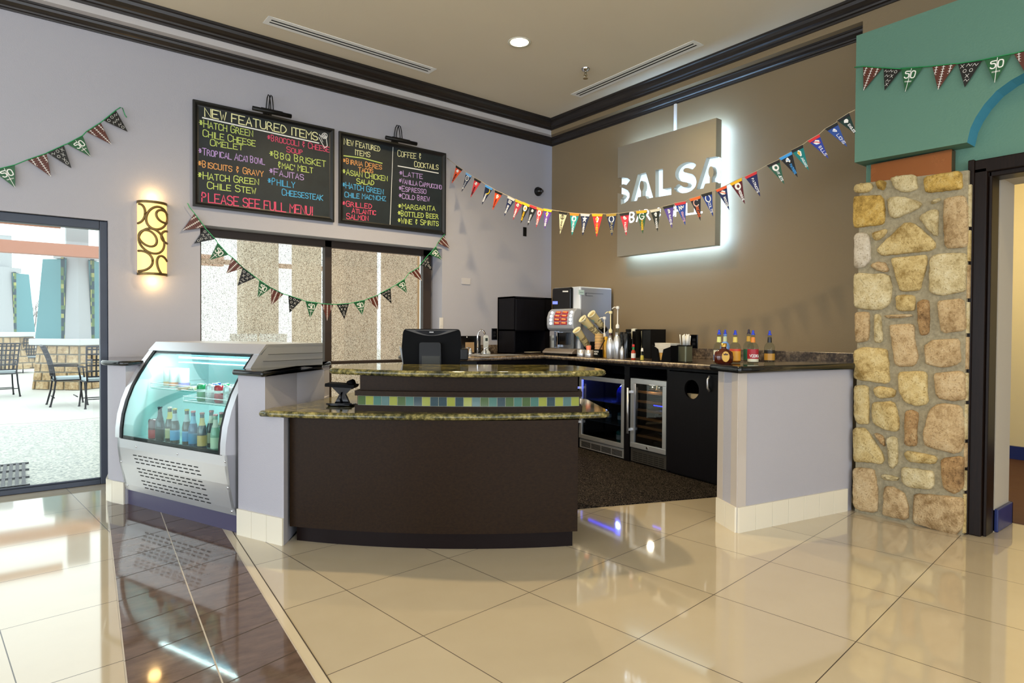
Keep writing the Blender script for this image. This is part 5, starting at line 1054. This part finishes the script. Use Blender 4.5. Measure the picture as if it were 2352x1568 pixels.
# ------------------------------------------------------------------ coffee machine
t = thing('coffee_machine', 'tall silver coffee machine with a red lit button panel', 'coffee machine', (-.33, -.88, ZW)); ym = lambda px, x=-.62: onX(px, 750, x).y
M_SILV = mat('B8BCC4', .32, .35); M_SIDE = m_wall('machine_side', '9A9DA4', 200, .02); M_WPL = mat('DDE3EA', .25)
yR, yL = ym(1325), ym(1262); YB = -1.12
MB().box(-.56, -.04, YB, yL, ZW + .05, 1.815).obj('body', M_WPL, t, world=True, bevel=.012)
MB().box(-.545, -.05, YB - .006, YB, ZW + .07, 1.80).obj('side_panel', M_SIDE, t, world=True, bevel=.004)
xr_ = lambda px, y=YB - .006: onY(px, 750, y).x
za = 1.3 + (CAM.z - 1.3); pz = lambda py, px=1360: onY(px, py, YB - .007).z
mb = MB(); mb.box(xr_(1344), xr_(1385), YB - .0075, YB - .006, pz(674), pz(673)).box(xr_(1344), xr_(1346), YB - .0075, YB - .006, pz(679), pz(673)).box(xr_(1344), xr_(1361), YB - .0075, YB - .006, pz(680), pz(679)); mb.obj('latch_outline', mat('5A5E66', .4), t, world=True)
MB().box(xr_(1328), xr_(1341), YB - .0078, YB - .006, pz(678), pz(667)).obj('service_sticker', mat('CFE6E2', .5), t, world=True)
mb = MB(); ribbon(mb, [Vector((xr_(1330 + i * 1.1), YB - .0082, pz(672 + (i % 2) * 1.5))) for i in range(9)], .004, Vector((0, -1, 0))); mb.obj('sticker_print', mat('6A8A88', .5), t, world=True)
yB0, yB1 = ym(1311, -.6), ym(1267, -.6)
MB().box(-.60, -.55, yB0, yB1, 1.55, 1.81).obj('black_upper_panel', M_BLACKG, t, world=True, bevel=.02)
mb = MB(); a_ = lambda px, py: onX(px, py, -.602)
write(mb, 'NESCAFE' if False else 'BREW', a_(1293, 671), a_(1304, 671), Vector((0, 0, .018)), .005, Vector((-1, 0, 0)), 0, 1.0) if False else ribbon(mb, [a_(1293, 669), a_(1304, 669)], .016, Vector((-1, 0, 0)))
mb.obj('panel_badge', M_WHITE, t, world=True); mb = MB(); ribbon(mb, [a_(1271, 695), a_(1279, 695)], .034, Vector((-1, 0, 0))); mb.obj('small_screen', mat('6E7EF0', .4, emit=1.2), t, world=True)
# bulging door with buttons: section in (x, z), swept along y
dp = [(-.56, 1.56), (-.63, 1.565), (-.675, 1.53), (-.70, 1.46), (-.70, 1.38), (-.69, 1.335), (-.66, 1.315), (-.56, 1.315)]
yD0, yD1 = ym(1321, -.66), ym(1261, -.66); dv = [(x, y, z) for y in (yD0, yD1) for x, z in dp]; n = len(dp)
MB().add(dv, [tuple(range(n)), tuple(range(2 * n - 1, n - 1, -1))] + [(i, n + i, n + (i + 1) % n, (i + 1) % n) for i in range(n)]).obj('button_door', M_SILV, t, world=True, bevel=.012)
yb0, yb1 = ym(1303, -.70), ym(1272, -.70); YM = lambda u: yb0 + (yb1 - yb0) * u
def fr(u, v):
    # point on the bulging front, v 0 bottom .. 1 top
    z = 1.375 + v * .165; x = -.7025 if z < 1.46 else (-.7025 + (z - 1.46) / .07 * .026 if z < 1.53 else -.6765 + (z - 1.53) * 1.2); return Vector((x, YM(u), z))
mb = MB(); mk = MB(); mw = MB(); FN = Vector((-1, 0, .2)).normalized()
for r_ in range(4):
    for c in range(2):
        u0, u1, v0, v1 = c * .5 + .02, c * .5 + .48, r_ * .25 + .02, r_ * .25 + .23
        q = [fr(u0, v0), fr(u1, v0), fr(u1, v1), fr(u0, v1)]; mb.add([p - FN * .001 for p in q] + [p + FN * .002 for p in q], [(4, 7, 6, 5), (0, 1, 5, 4), (2, 3, 7, 6), (1, 2, 6, 5), (3, 0, 4, 7)])
        ribbon(mk, [fr(u0 + .1, v0 + .12) + FN * .003, fr(u1 - .1, v0 + .14) + FN * .003], .012, FN)
        uu = -.22 if c == 0 else 1.22; mw.sphere(fr(uu, (v0 + v1) / 2), .016, 8)
        if c == 1: mw.sphere(fr(-.38 + .0, (v0 + v1) / 2) , .001, 6)
mb.obj('red_button', mat('A01C28', .3, emit=.12), t, world=True); mk.obj('button_icon', mat('FF9A50', .4, emit=.6), t, world=True); mw.obj('button_light', mat('E8F0FF', .4, emit=3), t, world=True)
MB().box(-.62, -.56, ym(1318), ym(1266), 1.10, 1.32).obj('brew_bay', mat('7E8288', .2, .8), t, world=True)
MB().box(-.66, -.60, ym(1306), ym(1290), 1.15, 1.29).obj('dark_spout_block', M_BLACKG, t, world=True, bevel=.006); MB().box(-.665, -.62, ym(1287), ym(1283), 1.12, 1.30).box(-.66, -.62, ym(1279), ym(1268), 1.11, 1.31).obj('chrome_spout', M_CHROME, t, world=True, bevel=.004)
tp = [(-.56, 1.052), (-.75, 1.052), (-.745, 1.075), (-.70, 1.105), (-.56, 1.11)]; n = len(tp); yT0, yT1 = ym(1324, -.68), ym(1256, -.68)
MB().add([(x, y, z) for y in (yT0, yT1) for x, z in tp], [tuple(range(n - 1, -1, -1)), tuple(range(n, 2 * n))] + [(i, (i + 1) % n, n + (i + 1) % n, n + i) for i in range(n)]).obj('drip_tray', mat('A89C90', .3, .6), t, world=True, bevel=.006)
MB().box(-.72, -.06, YB + .01, yL - .02, ZW, ZW + .05).obj('plinth', M_BLACK, t, world=True)
# ------------------------------------------------------------------ small things on the worktop
def at(px, x): return Vector((x, onX(px, 800, x).y, ZW))
def ztop_(px, py, P): # height of picture row py above the point P
    return onP(px, py, P, Vector((CW.x, CW.y, 0))).z - P.z
def align(p, d): return Matrix.Translation(p) @ d.to_track_quat('Z', 'Y').to_matrix().to_4x4()
def dpt(px, py, dist): return CAM + ray(px, py) * dist
M_PAPER = mat('D9C48C', .7)
k = NT('printed_cup'); v = k.coords((1, 1, 1)); n1 = k.noise(v, 30, 2); w1 = k.new('ShaderNodeTexWave'); k.link(k.coords((1, 1, 60)), w1.inputs['Vector']); w1.inputs['Scale'].default_value = 1.2; w1.inputs['Distortion'].default_value = 4
k.base(k.mix(k.math('LESS_THAN', k.math('ADD', k.math('MULTIPLY', w1.outputs['Fac'], .6), k.math('MULTIPLY', n1, .5)), .24), lin('DDC88E'), lin('2A2620'))); k.set(.6); M_CUP = k.m
ts = thing('cup_dispenser', 'black slanted cup dispenser stand beside the coffee machine', 'cup holder', at(1362, -.42))
cups = [((1352, 797), (1324, 757), 7.02, 'stack of printed paper cups in the lowest slot of the cup dispenser'), ((1378, 771), (1337, 731), 6.98, 'longest stack of printed paper cups, in the middle slot of the cup dispenser'), ((1386, 752), (1358, 720), 6.95, 'short stack of printed paper cups in the top slot of the cup dispenser')]
for (ax_, ay_), (bx_, by_), ds, lb in cups:
    P0, P1 = dpt(ax_, ay_, ds), dpt(bx_, by_, ds - .1); d = P1 - P0; L = d.length; d.normalize(); m = align(P0, d); tc = thing('paper_cup_stack', lb, 'cups', P0)
    m2 = WM[tc].inverted() @ m; MB().lathe([(.033, 0), (.038, L * .5), (.046, L * .93)], 18, 0, m2).obj('cup_bodies', M_CUP, tc); MB().lathe([(.046, L * .93), (.05, L * .955), (.05, L), (.044, L), (.038, L * .9)], 18, 0, m2).obj('cup_rim', mat('E6DDB8', .6), tc)
    mk = MB(); rq = random.Random(ax_)
    for q_ in range(9): z_ = L * (.12 + q_ * .052); a_0 = rq.uniform(0, 6); rr_ = .0335 + (.0455 - .033) * z_ / L + .0012; mk.lathe([(rr_, z_), (rr_ + .0006, z_ + .0062)], 14, 0, m2, a0=a_0, a1=a_0 + rq.uniform(2.2, 4.5))
    mk.obj('printed_lines', mat('1C1A18', .6), tc)
    MB().lathe([(.0435, L * .62), (.0455, L * .78)], 18, 0, m2, a0=math.pi * .9, a1=math.pi * 1.6).obj('printed_patch', mat('8CC0C0', .6), tc)
    q0 = P0 - d * .03; q1 = P0 + d * (L * .55); dd = Vector((CW.x, CW.y, 0)) * .05
    MB().lathe([(.036, -.035), (.042, L * .10), (.044, L * .14)], 14, 0, WM[ts].inverted() @ align(P0 + Vector((0, 0, -.012)) + dd * .25, d), a0=0, a1=6.2831853).obj('slot_tube', M_BLACK, ts)
bp = WM[ts].translation
MB().box(-.12, .14, -.13, .04, 0, .02).prism([(-.02, -.1), (.12, -.1), (.12, .03), (-.02, .03)], .02, .16).obj('stand_base', M_BLACK, ts, bevel=.006)
def lathe_thing(name, label, cat, P, prof, m, n=20, part='body', group=None):
    t = thing(name, label, cat, P, 0, group); MB().lathe(prof, n).obj(part, m, t); return t
for i, (px, lb) in enumerate(((1335, 'shallow steel tin next to the coffee machine tray'), (1353, 'shallow steel tin holding a coral coloured item'))):
    tt = lathe_thing('steel_tin', lb, 'tin', at(px, -.70), [(.045, 0), (.047, .004), (.047, .075), (.043, .075), (.043, .01), (0, .01)], M_STEEL)
pc = at(1352, -.70) + Vector((0, 0, .011)); lathe_thing('coral_cup', 'coral paper cup standing inside the steel tin', 'cup', pc, [(.02, 0), (.028, .11), (.026, .11), (0, .105)], mat('E0806A', .6))
P = at(1376, -.66); tt = thing('paper_cup_tower', 'tall tower of stacked tan paper cups beside the black tip box', 'cups', P)
for i in range(6): MB().lathe([(.043 - .004, i * .032), (.047, .085 + i * .032), (.049, .09 + i * .032), (.044, .09 + i * .032)], 18).obj('paper_cup', mat('D2A878' if i < 3 else 'D8B070', .7), tt)
P = at(1370, -.74); tt = thing('counter_sign_box', 'small black box with white lettering in front of the tan cups', 'box', P, RZ); MB().box(-.045, .045, 0, .05, 0, .085).obj('box_body', M_BLKR, tt, bevel=.003); mb = MB()
for z in (.055, .03): write(mb, 'DRINKS' if False else 'RECIPES', Vector((-.036, -.0012, z)), Vector((.036 if z > .04 else .02, -.0012, z)), Vector((0, 0, .014)), .003, Vector((0, -1, 0)), 0, 1.0)
mb.obj('white_lettering', M_WHITE, tt); MB().tube([(.03, .02, .085), (.07, .03, .15), (.10, .03, .185)], .005, 6).obj('clip_arm', M_BLACK, tt)
M_CLR = m_glass('clear_bottle', 'EEF3F0', .6)
def pump(px, ytop, x, body, lab, pc_, label, h=.26):
    P = at(px, x); t = thing('syrup_bottle', label, 'bottle', P); H = ztop_(px, ytop, P)
    MB().lathe([(.034, 0), (.036, .01), (.036, h * .55), (.03, h * .68), (.015, h * .85), (.015, h)], 18).obj('bottle_body', body, t); MB().lathe([(.0365, h * .15), (.0365, h * .5)], 18).obj('label_wrap', lab, t)
    MB().lathe([(.02, h - .01), (.02, h + .02), (.01, h + .035), (.006, h + .04), (.006, H - .02)], 14).lathe([(.018, H - .03), (.02, H - .01), (.014, H)], 12).tube([(0, 0, H - .012), (-.035, .02, H - .012), (-.055, .03, H - .03)], .006, 6).obj('pump_head', pc_, t); return t
M_CRM = mat('E4D8A8', .4)
pump(1388, 727, -.48, M_CLR, mat('C8A040', .5), M_WHITE, 'clear syrup bottle with the lowest white pump', .22); pump(1402, 714, -.52, mat('4A1818', .15), mat('D8D4CC', .5), M_CRM, 'dark red syrup bottle with a cream pump', .27); pump(1418, 703, -.50, M_CLR, mat('DCDCD6', .5), M_WHITE, 'clear syrup bottle with the tallest white pump', .32)
lathe_thing('yellow_drink_bottle', 'small bottle of yellow syrup behind the tan cups', 'bottle', at(1391, -.60), [(.03, 0), (.032, .15), (.02, .19), (.02, .22), (0, .22)], mat('D8A830', .15))
for px, x, h, r_, lb in ((1401, -.74, .235, .04, 'left steel cocktail shaker in front of the syrup bottles'), (1417, -.70, .27, .042, 'taller steel cocktail shaker beside the black pitcher'), (1429, -.72, .13, .024, 'small steel shaker, shortest of the three')):
    tt = thing('cocktail_shaker', lb, 'shaker', at(px, x)); MB().lathe([(r_ * .82, 0), (r_ * .9, .006), (r_, h * .55), (r_ * .78, h * .75), (r_ * .5, h * .86)], 20).obj('shaker_body', M_STEELV, tt); MB().lathe([(r_ * .5, h * .86), (r_ * .46, h * .97), (r_ * .3, h), (0, h)], 16).obj('shaker_cap', M_CHROME, tt)
tt = lathe_thing('black_pitcher', 'tall black pitcher between the shakers and the lid organizer', 'pitcher', at(1436, -.52), [(.06, 0), (.062, .25), (.055, .27), (.05, .27), (.05, .01), (0, .01)], M_BLACKG); MB().tube([(.0, -.06, .22), (.0, -.1, .2), (.0, -.1, .1), (.0, -.06, .07)], .008, 6).obj('handle', M_BLACKG, tt)
# lid and sleeve organizer
P = at(1473, -.42); t = thing('lid_organizer', 'black compartment organizer holding stacks of cup lids and sleeves', 'organizer', P, RZ); W_ = .36; H = .30
MB().box(-.19, -.18, -.05, .16, 0, H).box(-.04, -.03, -.05, .16, 0, H).box(.06, .07, -.05, .16, 0, H).box(.18, .19, -.05, .16, 0, H).box(-.19, .19, .15, .16, 0, H).box(-.19, .19, -.05, .16, 0, .012).box(.07, .18, -.045, -.03, 0, H - .01).box(-.09, -.04, -.045, -.035, 0, H - .02).obj('organizer_frame', M_BLACK, t)
for x, zh, lb, c, r0 in ((-.145, .31, 'stack of white cup sleeves in the organizer slot by the pitcher', 'D8D6C4', .03), (.015, .29, 'stack of clear lids in the middle slot of the organizer', 'A8A488', .034)):
    tt = thing('lid_stack', lb, 'lids', P + Matrix.Rotation(RZ, 4, 'Z').to_3x3() @ Vector((x, .03, .013)), RZ)
    pr = [(0, 0)]; z = 0
    while z < zh - .02: pr += [(r0 + .004 * math.sin(z * 30), z), (r0 - .003 + .004 * math.sin(z * 30), z + .004)]; z += .008
    MB().lathe(pr + [(0, z)], 16).obj('stacked_lids', mat(c, .5), tt)
# hot sauce, small dropper, red cup
P = at(1455, -.86); tt = thing('hot_sauce_bottle', 'small hot sauce bottle with red cap and green collar', 'bottle', P); MB().lathe([(.02, 0), (.022, .005), (.022, .075), (.009, .105), (.009, .12)], 16).obj('sauce_body', mat('B03A1E', .15), tt); MB().lathe([(.0225, .02), (.0225, .065)], 16).obj('label_wrap', M_WHITE, tt); MB().lathe([(.0115, .1), (.0115, .125)], 12).obj('green_collar', mat('1E8A4A', .4), tt); MB().lathe([(.01, .125), (.012, .13), (.012, .15), (0, .152)], 12).obj('red_cap', mat('C82A2A', .4), tt)
P = at(1475, -.88); tt = thing('dropper_bottle', 'small clear cone shaped bottle beside the hot sauce', 'bottle', P); MB().lathe([(.026, 0), (.027, .004), (.012, .09)], 16).obj('cone_body', M_CLR, tt); MB().lathe([(.018, .005), (.014, .05), (0, .05)], 12).obj('yellow_liquid', mat('C8B040', .3), tt); MB().lathe([(.013, .088), (.008, .118), (0, .12)], 12).obj('cap', M_WHITE, tt)
P = at(1506, -.84); tt = thing('red_cup', 'clear tumbler holding red drink stirrers in front of the lid organizer', 'cup', P); MB().lathe([(.026, 0), (.033, .125), (.031, .125), (.024, .004), (0, .004)], 18).obj('tumbler', M_CLR, tt); MB().lathe([(.0, .005), (.0255, .005), (.031, .095), (0, .095)], 14).obj('red_contents', mat('D01E2C', .35), tt)
# napkin caddy, straws
P = at(1532, -.84); t = thing('napkin_caddy', 'black napkin caddy stacked with napkins in front of the taupe wall', 'napkin holder', P, RZ)
MB().box(-.12, .12, -.07, .09, 0, .012).prism([(-.12, 0), (-.02, 0), (-.045, .115), (-.115, .15), (-.12, .15)], -.075, -.065, 0, MXZ).prism([(.12, 0), (.0, 0), (.03, .115), (.12, .14)], -.075, -.065, 0, MXZ).box(-.125, -.115, -.07, .09, 0, .15).box(.115, .125, -.07, .09, 0, .15).box(-.12, .12, .08, .09, 0, .15).obj('caddy_frame', M_BLKR, t)
tt = thing('napkin_stack', 'stack of white and kraft napkins in the black caddy', 'napkins', P + Vector((0, 0, .013)), RZ); MB().box(-.10, .10, -.055, .07, 0, .07).obj('kraft_napkins', mat('C89A50', .8), tt)
mb = MB()
for i in range(12): o_ = random.uniform(-.006, .006); mb.box(-.10 + o_, .10 + o_, -.058, .07, .07 + i * .0075, .0755 + i * .0075)
mb.obj('white_napkins', mat('E4DED0', .8), tt)
P = at(1573, -.80); t = thing('straw_holder', 'mesh straw holder with black rim beside the napkin caddy', 'straw holder', P, RZ)
k = NT('holder_mesh'); w1 = k.new('ShaderNodeTexWave'); k.link(k.coords((1, 1, .05)), w1.inputs['Vector']); w1.inputs['Scale'].default_value = 60; k.base(k.ramp(w1.outputs['Fac'], [(.4, '4A4A3C'), (.6, '8A8A70')])); k.set(.35, .6)
MB().prism(rounded([(-.055, -.045), (.055, -.045), (.055, .045), (-.055, .045)], .015), 0, .15).obj('mesh_body', k.m, t); MB().prism(rounded([(-.058, -.048), (.058, -.048), (.058, .048), (-.058, .048)], .016), .145, .155).prism(rounded([(-.058, -.048), (.058, -.048), (.058, .048), (-.058, .048)], .016), 0, .008).obj('black_rim', M_BLACK, t)
sb = thing('straw_bundle', 'bundle of white wrapped straws standing in the mesh holder', 'straws', P + Vector((0, 0, .156)), RZ)
for i in range(26):
    x, y = random.uniform(-.048, .048), random.uniform(-.038, .038); MB().tube([(x, y, 0), (x * 1.25, y * 1.25, random.uniform(.075, .1))], .0045, 6).obj('straw', mat('EFEDE6', .6), sb)
# ------------------------------------------------------------------ sink corner
P = Vector((onY(1097, 800, -.33).x, -.33, ZW)); t = thing('sink_faucet', 'chrome gooseneck faucet with two lever handles on the sink', 'faucet', P)
MB().lathe([(.06, 0), (.055, .012), (.02, .02)], 16).tube([(0, 0, .02), (0, 0, .22), (.01, 0, .26), (.04, -.01, .285), (.075, -.015, .27), (.09, -.02, .235)], .011, 10).obj('spout', M_CHROME, t)
for s in (-1, 1): MB().lathe([(.022, 0), (.02, .04), (.012, .06), (.012, .075)], 12, 0, Matrix.Translation((s * .10, 0, 0))).tube([(s * .1, 0, .07), (s * .13, -.01, .085), (s * .165, -.02, .08)], .007, 6).obj('lever_handle', M_CHROME, t)
MB().box(-.14, .14, -.035, .035, 0, .012).obj('deck_plate', M_CHROME, t, bevel=.004)
sk = thing('sink_basin', 'small steel drop in sink set in the worktop below the faucet', 'sink', (P.x + .12, -.56, ZW)); mb = MB()
o_, i_ = rounded([(-.3, -.16), (.3, -.16), (.3, .16), (-.3, .16)], .04), rounded([(-.27, -.13), (.27, -.13), (.27, .13), (-.27, .13)], .04); n = len(o_)
mb.add([(x, y, .001) for x, y in o_] + [(x, y, .006) for x, y in i_] + [(x * .97, y * .95, .0015) for x, y in i_], [(a, (a + 1) % n, n + (a + 1) % n, n + a) for a in range(n)] + [(n + a, n + (a + 1) % n, 2 * n + (a + 1) % n, 2 * n + a) for a in range(n)] + [tuple(range(2 * n, 3 * n))]); mb.obj('basin', M_STEEL, sk)
bx0, bx1 = onY(1057, 790, -.12).x, onY(1103, 790, -.12).x; t = thing('wall_tray', 'black upright tray with a kraft paper sleeve behind the faucet', 'tray', ((bx0 + bx1) / 2, -.10, ZW)); h = (bx1 - bx0) / 2
MB().box(-h, h, -.03, .06, 0, .215).obj('tray_box', M_BLACKG, t, bevel=.005); MB().sphere((-h * .4, -.032, .2), .008, 8).obj('white_knob', M_WHITE, t); MB().box(-h * .55, h * .3, -.038, -.031, .02, .14).obj('kraft_sleeve', mat('A88A64', .8), t)
P = Vector((onY(1116, 800, -.18).x, -.18, ZW)); t = thing('cordless_phone', 'white cordless phone standing on its charging base beside the faucet', 'phone', P)
MB().lathe([(.06, 0), (.058, .02), (.035, .045), (0, .05)], 16, 0, Matrix.Diagonal((1, .8, 1, 1))).obj('charging_base', mat('D0D6D6', .4), t)
MB().prism(rounded([(-.026, .03), (.026, .03), (.03, .20), (.018, .222), (-.018, .222), (-.03, .20)], .01), -.012, .014, 0, MXZ).obj('handset', mat('D8DEDE', .4), t, bevel=.003); MB().box(-.017, .017, -.0145, -.012, .155, .19).obj('screen', mat('2E3A34', .3), t)
mb = MB()
for r_ in range(5):
    for c in range(3): mb.box(-.018 + c * .014, -.01 + c * .014, -.0145, -.012, .06 + r_ * .016, .068 + r_ * .016)
mb.obj('key', mat('A8AEB0', .5), t)
# ================================================================== on the bar counter
AV = math.atan2(CR.y, CR.x)
P = dpt(992, 800, 4.72); P.z = .813; t = thing('pos_monitor', 'black point of sale touch screen seen from behind on the bar counter', 'monitor', P, AV)
HT = 1.315 - .813
sh = rounded([(-.215, HT - .02), (-.20, HT), (.20, HT), (.215, HT - .02), (.225, HT - .14), (.205, HT - .33), (.15, HT - .36), (-.15, HT - .36), (-.205, HT - .33), (-.225, HT - .14)], .015)
MXY = Matrix(((1, 0, 0, 0), (0, 0, 1, 0), (0, 1, 0, 0), (0, 0, 0, 1)))
MB().prism(sh, -.02, .02, 0, MXY).obj('display_shell', M_BLKR, t, bevel=.008)
MB().box(-.2, .2, .02, .03, HT - .33, HT - .02).obj('screen_panel', M_BLACKG, t)
lip = [(-.20, HT - .006), (.20, HT - .006)] + [(.155 - .31 * i / 12, HT - .02 - .032 * math.sin(math.pi * i / 12)) for i in range(13)][0:13]
MB().prism(lip, -.032, -.02, 0, MXY).obj('rear_cover', mat('3A3226', .35), t); lp = [(.125 - .25 * i / 12, HT - .012 - .036 * math.sin(math.pi * i / 12)) for i in range(13)]; MB().prism(lp, -.0345, -.031, 0, MXY).obj('rear_inlay', M_BLACKG, t)
mb = MB(); ribbon(mb, [Vector((-.012, -.0352, HT - .024)), Vector((.014, -.0352, HT - .024))], .007, Vector((0, -1, 0))); mb.obj('badge', mat('C8C8C8', .4), t)
MB().prism(rounded([(-.085, .0), (.085, .0), (.075, HT - .1), (-.085, HT - .1)], .02), -.075, -.02, 0, MXY).obj('stand_column', M_BLACK, t, bevel=.012)
MB().box(-.065, .07, -.078, -.074, .14, HT - .2).obj('stand_inset', mat('2A2A22', .5), t); MB().prism(rounded([(-.16, -.14), (.16, -.14), (.16, .12), (-.16, .12)], .04), 0, .02).obj('stand_base', M_BLACK, t)
MB().box(.215, .275, -.03, .01, HT - .235, HT - .145).obj('card_reader', M_BLACK, t, bevel=.01); MB().prism([(-.245, HT - .13), (-.215, HT - .16), (-.19, HT - .36), (-.2, HT - .36)], -.01, .012, 0, MXY).obj('side_flap', mat('9A9C9C', .4), t)
P = onZ(787, 930, .813); t = thing('payment_terminal', 'black card payment terminal on a tilting stand at the end of the lower countertop', 'card terminal', P, AV)
MB().slab(rounded([(-.095, -.05), (-.03, -.075), (.08, -.06), (.085, .05), (-.06, .07)], .03), 0, .012, .006).obj('stand_foot', M_BLACKG, t); MB().tube([(-.09, -.05, .013), (-.03, -.074, .014), (.075, -.058, .014)], .006, 6).obj('foot_rim', mat('2A2C30', .2), t)
MB().prism([(-.05, .012), (.045, .012), (.02, .07), (.07, .12), (-.07, .12), (-.02, .07)], -.012, .02, 0, MXY).tube([(.0, -.02, .012), (-.012, -.02, .05), (.0, -.014, .085)], .006, 6).obj('stand_neck', M_BLACKG, t)
MB().prism(rounded([(-.10, .125), (.085, .115), (.09, .135), (-.098, .147)], .006), -.06, .07, 0, MXY).obj('terminal_body', M_BLKR, t, bevel=.006); MB().lathe([(0, 0), (.028, 0), (.03, .05), (.02, .06), (0, .06)], 14, 0, Matrix.Translation((.06, .04, .105)) @ Matrix.Rotation(-.4, 4, 'Y')).obj('printer_roll', M_BLKR, t)
# ================================================================== liquor bottles on the half wall
ZC = 1.086
def liquor(px, py, hpx, r, glass, liquid, lab, neck, spout, label, lines=None, hl=(.08, .46), sq_=False):
    P = onZ(px, py, ZC); t = thing('liquor_bottle', label, 'bottle', P, AV, 'liquor bottles on the half wall'); H = ztop_(px, hpx, P); B = H * .86
    MB().lathe([(r * .9, 0), (r, .006), (r, B * .56), (r * .82, B * .66), (r * .4, B * .74), (r * .34, B * .97), (r * .4, B * .975), (r * .4, B)], 20).obj('glass_body', glass, t)
    if liquid: MB().lathe([(0, .006), (r * .9, .006), (r * .92, B * liquid[1]), (0, B * liquid[1])], 18).obj('liquor', liquid[0], t)
    MB().lathe([(r * 1.01, B * hl[0]), (r * 1.012, B * hl[1])], 20, a0=math.pi * .95, a1=math.pi * 2.05).obj('front_label', lab[0], t)
    if len(lab) > 1: MB().lathe([(r * 1.02, B * lab[2]), (r * 1.022, B * lab[3])], 20, a0=math.pi * .97, a1=math.pi * 2.03).obj('label_panel', lab[1], t)
    if neck: MB().lathe([(r * .42, B * .73), (r * .36, B * .92)], 16).obj('neck_label', neck, t)
    MB().lathe([(r * .36, B), (r * .36, B + .006), (r * .2, B + .012), (r * .24, B + .02), (r * .13, H)], 12).obj('pour_spout', spout, t)
    if lines:
        mb = MB()
        for s, z, w_ in lines:
            st, L = strokes(s, 1.0)
            for p in st: ribbon(mb, [Vector((math.sin((a / L - .5) * w_) * r * 1.03, -math.cos((a / L - .5) * w_) * r * 1.03, B * z + b * .018)) for a, b in p], .0035, Vector((0, -1, 0)))
        mb.obj('label_lettering', M_WHITE, t)
    return t
M_BSP = mat('1E3CC8', .25); M_DSP = mat('1A1030', .3); M_YL = mat('E0C860', .5); M_OR = mat('E0862A', .5); M_RED = mat('A81E2A', .5); M_CRL = mat('D8D4B8', .5)
liquor(1651, 834, 757, .036, M_CLR, None, (M_CRL, mat('5A78A8', .5), .1, .3), mat('D8D880', .5), M_BSP, 'clear liquor bottle with yellow neck label, first from the ledge end')
liquor(1665, 830.5, 757, .034, mat('7AA0D8', .08), None, (mat('2E5AB8', .5),), mat('C8D0A8', .5), M_BSP, 'blue liquor bottle standing behind the squat whisky bottle')
liquor(1688, 833, 758, .038, M_CLR, (mat('B8641E', .15), .45), (mat('E0A030', .5), mat('D84A2A', .5), .42, .50), M_YL, M_BSP, 'liquor bottle with amber spirit and orange yellow label')
liquor(1719, 831, 756, .036, M_CLR, None, (mat('1E5A38', .5),), mat('C89A30', .5), M_DSP, 'liquor bottle with green label, gold neck foil and dark spout')
liquor(1729, 834, 758, .037, M_CLR, None, (M_RED, M_CRL, .06, .16), M_OR, M_BSP, 'clear vodka bottle with dark red label and orange neck', [('VODKA', .22, 1.9)], (.06, .5))
liquor(1767, 833, 759, .036, M_CLR, None, (mat('1C1610', .5), mat('B8862E', .4), .1, .34), mat('1A1614', .4), M_BSP, 'liquor bottle with black and gold label nearest the stone column')
P = onZ(1662, 835, ZC); t = thing('whisky_bottle', 'squat round whisky bottle with a gold label and crown emblem', 'bottle', P, AV)
MB().lathe([(.05, 0), (.062, .01), (.066, .045), (.06, .08), (.03, .098), (.018, .105), (.018, .125)], 22, 0, Matrix.Diagonal((1, .6, 1, 1))).obj('glass_body', mat('4A1A0C', .06, 0, .6), t); MB().lathe([(.02, .118), (.02, .14), (0, .142)], 14).obj('gold_cap', mat('C8A050', .3, .8), t)
ov = [(.026 * math.cos(i * .314), .05 + .036 * math.sin(i * .314)) for i in range(20)]; MB().prism(ov, -.0425, -.0395, 0, MXY).obj('gold_label', mat('D8A838', .4), t)
mb = MB(); mb.prism([(-.014, .06), (.014, .06), (.017, .074), (.007, .067), (0, .077), (-.007, .067), (-.017, .074)], -.0435, -.0426, 0, MXY); mb.obj('crown_emblem', mat('3A1A10', .5), t)
